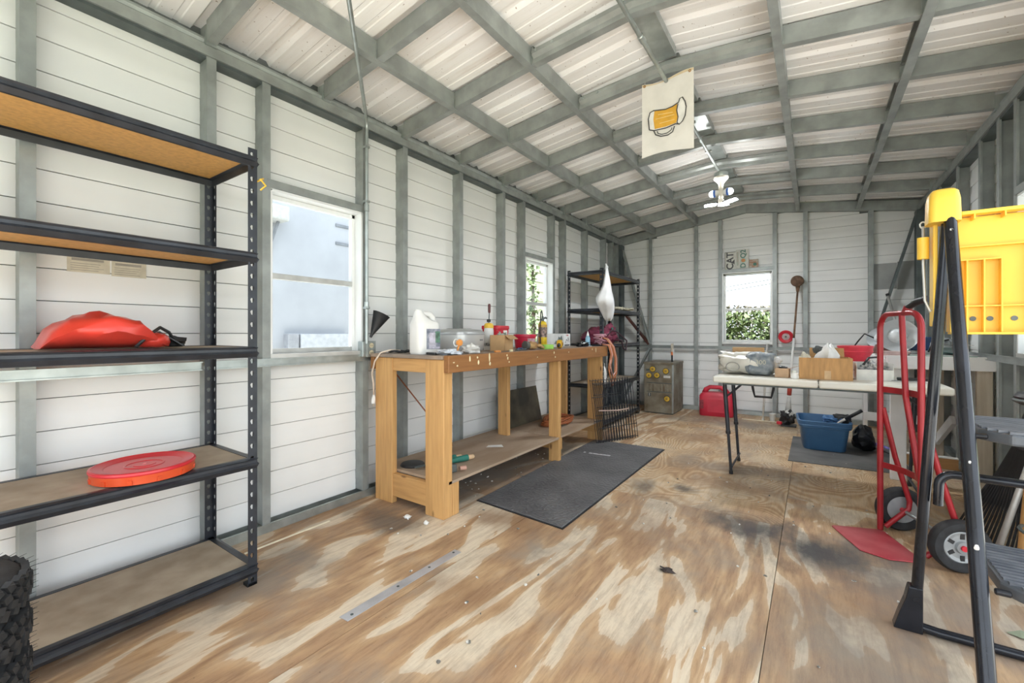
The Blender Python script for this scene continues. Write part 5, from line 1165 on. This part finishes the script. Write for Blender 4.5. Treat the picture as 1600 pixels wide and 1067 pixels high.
t = T('green_mat', 'teal green cutting board at the front of the white bench', 'board', (.70, 4.26, ZW))
t.p('board', MB().box(-.13, .21, -.09, .09, 0, .008), mat('teal_board', (.02, .20, .15), .45), bevel=.002)
t.p('pale_edge', MB().box(-.13, .21, -.092, -.088, .008, .012), PAPER)
t = T('grey_pouch', 'clear pouch with grey and blue goods on the white bench', 'pouch', (.79, 4.33, ZW + .009))
t.p('pouch', MB().blob((0, 0, .055), (.10, .075, .06), 7, .35, 2.4, 24, 14, .001), mat('grey_film', (.17, .19, .20), .25, 0, .4, 12, col2=(.40, .42, .44)), smooth=40)
t.p('strap', MB().tube([(-.10, -.02, .02), (-.09, -.05, .07), (-.04, -.06, .10), (.0, -.05, .11)], .006, 7), BLACKP, smooth=True)
t.p('white_flap', MB().beam((.02, -.02, .085), (.12, -.02, .07), .10, .004), PAPER)
t = T('white_tile', 'thin stack of white tiles under the pouch end', 'tile', (.87, 5.0, ZW))
t.p('tile', MB().box(-.06, .05, -.2, .2, 0, .03), WHITE, bevel=.003)
t = T('angle_bar', 'pale tube leaning in the back right corner above the bench', 'tube', (.70, 6.20, ZW))
t.p('tube', MB().tube([(.08, -.08, .016), (-.02, .10, .58)], .014, 10), ALU, smooth=True)
t.p('end', MB().tube([(-.02, .10, .575), (-.024, .107, .60)], .016, 10), BLACKP, smooth=True)

# ================================================================= red hand truck
HT = mat('red_enamel', (.31, .015, .022), .35, .1, .15, 8)
ang = math.atan2(-.938, .348)                   # local +x runs along the axle, local +y to the back of the truck
t = T('hand_truck', 'red steel hand truck with two black wheels', 'hand truck', (.353, 2.87, 0), ang)
hw = .165
def loc2(x, y, z): return (x, y, z)
t.p('main_frame', MB().tube([(-hw, 0, .012), (-hw, 0, .60), (-hw, 0, 1.08)] + arc((-hw + .075, 0, 1.08), .075, 180, 90, 6)[1:] + arc((hw - .075, 0, 1.08), .075, 90, 0, 6) + [(hw, 0, .60), (hw, 0, .012)], .0135, 12), HT, smooth=50)
t.p('centre_tube', MB().tube([(.02, 0, 1.15), (.028, .012, .75), (.075, .04, .38), (.10, .05, .28)], .0125, 12), HT, smooth=50)
for z in (.76, .36):
    t.p('curved_crossbar', MB().sweep([(0, -.016), (.006, -.016), (.006, .016), (0, .016)], (0, 0, 0), (0, 0, 0.0001), (0, 1, 0), (0, 0, 1)) if False else MB().rings([[(x, y0 + u, z + v) for u, v in ((0, -.015), (.006, -.015), (.006, .015), (0, .015))] for x, y0 in ((-hw, -.003), (-hw * .6, .03), (-hw * .2, .045), (hw * .2, .045), (hw * .6, .03), (hw, -.003))]), HT)
for s in (-1, 1):
    x = s * (hw - .005)
    t.p('wheel_strut', MB().tube([(x, .01, .66), (x + s * .01, .07, .40), (x + s * .012, .135, .17), (x + s * .01, .13, .13), (x, .02, .03)], .0125, 12), HT, smooth=50)
t.p('axle', MB().tube([(-.205, .115, .115), (.205, .115, .115)], .009, 10), GALV2, smooth=50)
t.p('handle_stub', MB().tube([(.05, 0, 1.155), (.052, .01, 1.185)], .018, 10), HT, smooth=50)
t.p('handle_grip', MB().tube([(.052, .005, 1.18), (.10, .02, 1.205), (.15, .03, 1.215)], [.014, .017, .016], 10), BLACKP, smooth=50)
t.p('toe_plate', MB().rings([[(x, y, z) for x, y in ((-hw - .01, .012), (hw + .01, .012), (hw + .01, -.13), (hw - .06, -.215), (-hw + .0, -.225), (-hw - .01, -.21))] for z in (.002, .007)]), mat('scuffed_red_plate', (.40, .04, .055), .4, .1, .2, 6, col2=(.52, .12, .13)), bevel=.001)
for s in (-1, 1):
    wx = s * .212
    wh = t.p('wheel', MB().lathe([(.07, -.020), (.085, -.028), (.105, -.026), (.114, -.012), (.115, 0), (.114, .012), (.105, .026), (.085, .028), (.07, .020), (.07, -.020)], (wx, .115, .115), 36, 'X'), RUBBER, smooth=40)
    t.p('hub', MB().lathe([(.072, -.016), (.066, -.020), (.03, -.010), (.024, -.026), (0, -.026)], (wx, .115, .115), 28, 'X') if s < 0 else MB().lathe([(.072, .016), (.066, .020), (.03, .010), (.024, .026), (0, .026)], (wx, .115, .115), 28, 'X'), mat('grey_hub', (.34, .36, .37), .4, .3), wh, smooth=35)
    t.p('hub_back', MB().lathe([(.072, .016 * -s), (.05, .012 * -s), (0, .012 * -s)], (wx, .115, .115), 28, 'X'), mat('grey_hub', (.34, .36, .37)), wh, smooth=35)
    for k in range(6):
        a = k * 1.0472; t.p('spoke_slot', MB().box(-.002, .002, -.008, .008, .036, .060).xf(Matrix.Translation((wx + s * .0165, .115, .115)) @ Matrix.Rotation(a, 4, 'X')), BLACKP, wh)
    for k in range(6):
        a = k * 1.0472; t.p('spoke_slot', MB().box(-.002, .002, -.008, .008, .036, .060).xf(Matrix.Translation((wx - s * .0135, .115, .115)) @ Matrix.Rotation(a, 4, 'X')), BLACKP, wh)
    t.p('hub_cap', MB().lathe([(.012, .02 * s), (.012, .034 * s), (0, .034 * s)], (wx, .115, .115), 14, 'X'), RED, wh, smooth=40)
    t.p('hub_cap', MB().lathe([(.012, -.012 * s), (.012, -.03 * s), (0, -.03 * s)], (wx, .115, .115), 14, 'X'), RED, wh, smooth=40)

# ================================================================= step ladder with yellow tray
LB = mat('ladder_black_tube', (.016, .018, .024), .2, .3, .25, 10)
STEPG = mat('grey_ribbed_step', (.085, .095, .115), .5, 0, .25, 16, col2=(.15, .16, .18))
t = T('step_ladder', 'black tubular step ladder with yellow tool tray', 'ladder', (.60, 1.75, 0))
def ltube(nm, pts, r, m=LB, par=None): return t.w(nm, MB().tube(pts, r, 14), m, par, smooth=50)
Hx = .374
WD = .50
for s, x_top, x_bot, xr in ((0, Hx, .300, .29), (1, Hx + WD, Hx + WD + .07, Hx + WD + .08)):
    rl = ltube('rear_leg', [(x_top, 2.035, 1.455), (x_bot, 2.085, .09)], .0160)
    ltube('front_leg', [(x_top, 2.015, 1.455), (x_top + (-.046 if s == 0 else .046), 1.435, .25), (x_top + (-.056 if s == 0 else .056), 1.315, 0.0)], .0165)
    sg = -1 if s == 0 else 1
    t.w('foot_flare', MB().rings([[(x_bot + sg * a, 2.087 + b_, z) for a, b_ in ((-.018, -.02), (e, -.022), (e, .022), (-.018, .02))] for z, e in ((.16, .020), (.11, .030), (.06, .046), (.0, .062))]), LB, rl, bevel=.004)
t.w('bottom_rail', MB().tube([(.31, 2.085, .02), (.36, 2.085, .016), (.9, 2.10, .016), (.97, 2.10, .02)], .0155, 12), LB, smooth=50)
ltube('rear_brace', [(.352, 2.05, .47), (.354, 2.05, .54)] + arc((.394, 2.05, .54), .040, 180, 90, 5)[1:] + [(.56, 2.05, .578), (.86, 2.05, .578)] , .0135)
for nm, z, y0, y1, sh in (('top_step', .79, 1.705, 2.0, .0), ('lower_step', .45, 1.505, 1.815, -.006)):
    x0, x1 = .385 + sh, Hx + WD - .012
    out = [(x0, y1), (x0, y0 + .06), (x0 + .05, y0), (x1 - .05, y0), (x1, y0 + .06), (x1, y1)]
    st = t.w(nm, slab(out, z - .035, z - .004), mat('step_skirt', (.085, .095, .11), .45, .1, .15, 12), bevel=.006)
    for i in range(15):
        y = y0 + .012 + i * (y1 - y0 - .02) / 14
        e = .0 if y > y0 + .06 else .05 * (1 - (y - y0) / .06)
        t.w('tread_rib', MB().box(x0 + .008 + e, x1 - .008 - e, y - .006, y + .006, z - .005, z + .002), STEPG, st)
    for x in (x0, x1): t.w('step_bolt', MB().lathe([(.006, -.016), (.008, -.014), (.008, .010), (.006, .012)], (x, y0 + .03, z - .02), 12, 'X'), LB, st, smooth=40)
# yellow tray swung down behind the legs: vertical panel with ribs on the side that faces the room
PY = 2.075
tr2 = t.w('tray_panel', MB().box(.392, .85, PY + .022, PY + .030, 1.055, 1.45), YEL, bevel=.003)
for nm, b6 in (('tray_rim', (.385, .85, PY - .018, PY + .030, 1.052, 1.060)), ('tray_rim', (.41, .85, PY - .018, PY + .030, 1.452, 1.464)), ('tray_rim', (.382, .392, PY - .022, PY + .032, 1.06, 1.46)),
               ('tray_rim', (.845, .853, PY - .018, PY + .030, 1.06, 1.452))):
    t.w(nm, MB().box(*b6), YEL, tr2, bevel=.002)
for x in (.425, .465, .505, .575, .645, .715, .785): t.w('tray_rib', MB().box(x, x + .004, PY - .004, PY + .022, 1.06, 1.30 if x < .55 else 1.345), YEL, tr2)
for z, x1 in ((1.145, .845), (1.30, .505), (1.345, .845)): t.w('tray_rib', MB().box(.392, x1, PY - .002, PY + .022, z, z + .004), YEL, tr2)
for i in range(6): t.w('tray_lip_rib', MB().box(.44 + i * .07, .444 + i * .07, PY - .016, PY + .022, 1.436, 1.452), YEL, tr2)
for x in (.445, .485, .540): t.w('tray_hole', MB().lathe([(.008, 0), (.008, -.003), (0, -.003)], (x, PY + .022, 1.105), 14, 'Y'), DGALV, tr2)
t.w('raised_arc', MB().tube(arc((.70, PY + .02, 1.22), .12, 120, 250, 14, 'XZ'), .004, 6), YEL, tr2, smooth=True)
for s, x in ((0, Hx), (1, Hx + WD)):
    t.w('hinge_cap', MB().rings([[(x - .014 + a, 2.032 + b_, z) for a, b_ in rrect(w_, d_, .018, 4)] for z, w_, d_ in ((1.425, .082, .088), (1.50, .078, .085), (1.525, .07, .078), (1.535, .055, .06))]), YEL, smooth=50)
sp = t.w('tray_side_plate', MB().rings([[(.345 + a, PY + b_, z) for a, b_ in ((-.006, -.03), (.006, -.03), (.006, .03), (-.006, .03))] for z in (1.08, 1.12, 1.40, 1.47)]), YEL, bevel=.003)
t.w('tool_loop', MB().lathe([(.016, 0), (.016, .075), (.013, .075), (.013, 0), (.016, 0)], (.318, PY, 1.315), 16), YEL, sp, smooth=40)
t.w('latch_rod', MB().tube([(.318, PY, 1.43), (.318, PY, 1.30), (.322, PY - .004, 1.17), (.335, PY - .01, 1.13), (.345, PY - .012, 1.145)], .004, 8), ALU, sp, smooth=True)
t.w('rod_eye', MB().tube([(.318 + .008 * math.cos(a), PY, 1.435 + .011 * math.sin(a)) for a in (i * .7 for i in range(9))], .003, 6, closed=True), ALU, sp, smooth=True)
PS = mat('white_paint_spot', (.66, .66, .64), .5)
for p in ((.352, 1.86, 1.12), ): pass
for v, sz in ((.055, .006), (.40, .0025), (.62, .004), (.30, .002), (.78, .006)):
    a = Vector((Hx, 2.015, 1.455)); b_ = Vector((Hx - .046, 1.435, .25)); c_ = a.lerp(b_, v); dcam = (Vector((0, 0, 1.055)) - c_).normalized()
    t.w('paint_spot', MB().blob(c_ + dcam * .0145, (sz, sz * .8, sz * 1.6), 3, .4, 2, 10, 6), PS)

# rake, stool and pole behind the ladder
t = T('leaf_rake', 'black plastic leaf rake standing head-down behind the ladder', 'rake', (.78, 3.12, 0))
n = 24
for i in range(n):
    u = i / (n - 1); fx, fy = .62 + .22 * u, 3.22 - .40 * u
    t.w('tine', MB().tube([(fx - .012, fy - .012, .006), (fx, fy, .035), (.66 + .20 * u, 3.18 - .30 * u, .16), (.745 + .09 * u, 3.10 - .13 * u, .38), (.79 + .02 * u, 3.03 - .03 * u, .55)], [.004, .005, .005, .006, .007], 5), BLACKP)
t.w('socket', MB().tube([(.80, 3.015, .52), (.82, 2.99, .70)], [.03, .018], 10), BLACKP, smooth=40)
t.w('handle', MB().tube([(.82, 2.99, .68), (.88, 2.92, 1.45)], .013, 10), mat('rake_handle', (.5, .42, .3), .6), smooth=True)
t = T('grey_pole', 'grey metal pole slanting across the rake behind the ladder', 'pole', (.66, 2.79, 0))
t.w('tube', MB().tube([(.645, 2.78, .012), (.90, 3.0, .80)], .012, 10), ALU, smooth=True)
t.w('tip', MB().tube([(.643, 2.778, .002), (.65, 2.785, .03)], .014, 10), BLACKP, smooth=True)
t = T('bar_stool', 'round black stool with wooden legs by the right wall', 'stool', (.80, 2.62, 0))
t.p('seat', MB().lathe([(.10, .765), (.122, .775), (.125, .80), (.115, .815), (.06, .822), (0, .823)], n=28), BLACKP, smooth=40)
t.p('seat_ring', MB().lathe([(.126, .778), (.130, .785), (.126, .792)], n=28), DGALV, smooth=40)
for a in (45, 135, 225, 315):
    c_, s_ = math.cos(R(a)), math.sin(R(a)); t.p('leg', MB().tube([(.07 * c_, .07 * s_, .77), (.125 * c_, .125 * s_, 0)], [.013, .016], 10), wood('stool_leg', (.46, .25, .09), (.25, .12, .04), 'Z', .5, 9, False), smooth=40)
t.p('foot_ring', MB().tube([(.108 * math.cos(a), .108 * math.sin(a), .26) for a in (i * .2618 for i in range(24))], .007, 7, closed=True), DGALV, smooth=True)

# ================================================================= hanging from the roof
t = T('ceiling_conduit', 'grey conduit running along the ridge to the ceiling lamp', 'conduit', (-.72, 1.7, 2.55))
t.w('pipe', MB().tube([(-.725, -.9, 2.555), (-.72, 0.36, 2.557), (-.715, 4.30, 2.557), (-.712, 4.36, 2.553)], .0115, 10), GALV2, smooth=50)
for y in (1.52, 3.32, 3.92): t.w('strap', MB().box(-.742, -.692, y - .01, y + .01, 2.567, 2.585), GALV2, bevel=.002)
for y in (2.2, 3.6): t.w('coupling', MB().lathe([(.0115, -.03), (.016, -.026), (.016, .026), (.0115, .03)], (-.717, y, 2.557), 12, 'Y'), GALV2, smooth=40)
LAMPW = mat('lamp_white', (.75, .73, .66), .4)
t = T('ceiling_lamp', 'white socket splitter with two bulbs and black lamp panels on the ridge', 'lamp', (-.70, 4.42, 2.30))
t.w('junction_box', MB().lathe([(.055, 0), (.06, .01), (.06, .04), (.05, .046)], (-.70, 4.42, 2.50), 22), GALV2, smooth=40)
t.w('lamp_holder', MB().lathe([(.020, .0), (.024, .03), (.055, .065), (.064, .075), (.064, .09)], (-.70, 4.42, 2.412), 22), LAMPW, smooth=40)
t.w('stem', MB().lathe([(.018, 0), (.022, .02), (.022, .10), (.018, .12)], (-.70, 4.42, 2.30), 16), LAMPW, smooth=40)
def bulb_mat():
    m, nt, b = nodes_of('lit_bulb'); b.inputs['Base Color'].default_value = (.8, .88, 1, 1)
    b.inputs['Emission Color'].default_value = (.93, .97, 1, 1); b.inputs['Emission Strength'].default_value = 2.0; return m
BULB = bulb_mat()
LEDP = bulb_mat(); LEDP.name = 'lit_panel'; LEDP.node_tree.nodes['Principled BSDF'].inputs['Emission Strength'].default_value = 230.0
for s in (-1, 1):
    arm = t.w('socket_arm', MB().lathe([(.018, s * .015), (.024, s * .03), (.030, s * .045)], (-.70, 4.42, 2.36), 16, 'X'), WHITE, smooth=40)
    t.w('blue_collar', MB().lathe([(.032, s * .045), (.034, s * .05), (.034, s * .062), (.030, s * .066)], (-.70, 4.42, 2.36), 18, 'X'), mat('lamp_blue', (.04, .12, .42), .4), arm, smooth=40)
    t.w('bulb', MB().lathe([(.030, s * .064), (.032, s * .075), (.026, s * .092), (.012, s * .102), (0, s * .104)], (-.70, 4.42, 2.36), 20, 'X'), BULB, arm, smooth=60)
t.w('lower_holder', MB().box(-.722, -.678, 4.40, 4.44, 2.252, 2.30), LAMPW, bevel=.004)
for (dx, dy) in ((-1, -.25), (1, -.25), (.1, 1)):
    d_ = Vector((dx, dy, 0)).normalized(); a = Vector((-.70, 4.42, 2.262)) + d_ * .03; b_ = a + d_ * .115 + Vector((0, 0, .018 if dx > 0 else -.006))
    pnl = t.w('lamp_panel', MB().beam(a, b_, .085, .010), BLACKP, bevel=.002)
    t.w('diffuser', MB().beam(a + Vector((0, 0, -.007)) + d_ * .01, b_ + Vector((0, 0, -.007)) - d_ * .008, .070, .004), LEDP, pnl)
for s in (-1, 1):
    ld = bpy.data.lights.new('bulb_light', 'POINT'); ld.energy = 1.7; ld.color = (1.0, .98, .95); ld.shadow_soft_size = .03
    lo = bpy.data.objects.new('bulb_light', ld); COL.objects.link(lo); lo.parent = t.o; lo.location = (s * .15, -.02, .055)

# banner with a beer mug
t = T('banner', 'small white cloth banner with a drawn beer mug hanging from a rafter', 'flag', (-.713, 2.655, 2.13))
FW, FH = .303, .445
def wave(u, v): return .0045 * math.sin(u * 11 + 1.2) + .004 * math.sin(v * 6 + u * 4) - .004
def fpt(u, v, off=0.0): return (-FW / 2 + u, wave(u, v) - off, v)
NU, NV = 18, 22
vs = [fpt(FW * i / NU, FH * j / NV + (.010 * math.sin(i / NU * 6.3 + 2.4) if j == NV else 0) + (.012 * math.sin(i / NU * 4.0) if j == 0 else 0), o_) for o_ in (0, -.0015) for j in range(NV + 1) for i in range(NU + 1)]
nn = (NU + 1) * (NV + 1); fs = []
for b0 in (0, nn): fs += [(b0 + j * (NU + 1) + i, b0 + j * (NU + 1) + i + 1, b0 + (j + 1) * (NU + 1) + i + 1, b0 + (j + 1) * (NU + 1) + i) for j in range(NV) for i in range(NU)]
t.p('cloth', MB().add(vs, fs), mat('canvas_white', (.74, .72, .68), .9, 0, .04, 14, .1), smooth=True)
def z2uv(x, y):
    u = (x - 97) / 333; top = 230 - 115 * u; bo = 695 - 105 * u
    return u * FW, (bo - y) / (bo - top) * FH
def fill(nm, pts, m, off):
    q = [fpt(*z2uv(*p), off) for p in pts]; c_ = [sum(z) / len(q) for z in zip(*q)]
    t.p(nm, MB().add(q + [tuple(c_)], [(i, (i + 1) % len(q), len(q)) for i in range(len(q))]), m)
def stroke(pts, w_, off, m, nm='ink_line', closed=False):
    q = [Vector(fpt(*z2uv(*p), off)) for p in pts]
    if closed: q.append(q[0])
    mb = MB()
    L_, R_ = [], []
    for i, p in enumerate(q):
        d_ = (q[min(i + 1, len(q) - 1)] - q[max(i - 1, 0)]); nrm = Vector((-d_.z, 0, d_.x)).normalized() * w_
        L_.append(p + nrm); R_.append(p - nrm)
    t.p(nm, mb.add(L_ + R_, [(i, i + 1, len(q) + i + 1, len(q) + i) for i in range(len(q) - 1)]), m)
AMB = mat('amber_print', (.70, .38, .045), .8); FIW = mat('print_white', (.80, .79, .76), .9)
fill('glass_print', [(148, 505), (141, 440), (152, 400), (180, 382), (255, 372), (330, 328), (328, 380), (335, 420), (322, 458), (258, 485), (180, 508)], FIW, .0030)
fill('foam_print', [(330, 330), (345, 305), (362, 293), (378, 318), (385, 350), (378, 405), (362, 440), (342, 462), (330, 455)], FIW, .0030)
fill('beer_print', [(182, 384), (250, 374), (328, 332), (326, 375), (332, 415), (322, 452), (255, 480), (183, 500), (174, 440)], AMB, .0045)
for a, b_ in (((205, 408), (300, 388)), ((190, 437), (310, 402)), ((215, 462), (312, 432))): stroke([a, b_], .0012, .0055, mat('beer_highlight', (.85, .68, .35), .8), 'beer_glint')
stroke([(148, 508), (141, 440), (152, 398), (175, 384), (255, 372), (300, 352), (338, 326)], .0034, .0060, INK)
stroke([(148, 508), (180, 510), (258, 488), (318, 460), (342, 460)], .0034, .0060, INK)
stroke([(338, 326), (345, 303), (362, 293), (378, 318), (385, 350), (378, 405), (362, 440), (342, 462), (328, 452), (334, 415), (326, 375), (334, 335)], .0030, .0060, INK)
stroke([(178, 512), (190, 536), (225, 543), (270, 532), (300, 510), (312, 474)], .0034, .0060, INK)
stroke([(200, 512), (205, 526), (230, 530), (265, 520), (290, 500), (296, 484)], .0026, .0060, INK)
for x, y in ((115, 232), (407, 130)):
    u, v = z2uv(x, y); p = fpt(u, v, .002)
    t.p('grommet', MB().tube([(p[0] + .006 * math.cos(a), p[1], p[2] + .006 * math.sin(a)) for a in (i * .6283 for i in range(10))], .0025, 6, closed=True), mat('brass', (.45, .25, .08), .35, .6), smooth=True)
    t.p('hanging_wire', MB().tube([p, (p[0], .012, p[2] + .03), (p[0], .02, zroof(p[0] - .713) - .02 - 2.13)], .0015, 5), ALU)
t.p('top_hem', MB().rings([[fpt(FW * i / 12, FH - .016 + .004 + .010 * math.sin(i / 12 * 6.3 + 2.4) * .6, .0012), fpt(FW * i / 12, FH - .002 + .010 * math.sin(i / 12 * 6.3 + 2.4), .0012), fpt(FW * i / 12, FH - .002 + .010 * math.sin(i / 12 * 6.3 + 2.4), .0004)] for i in range(13)], False, False), mat('yellowed_hem', (.66, .55, .36), .9))
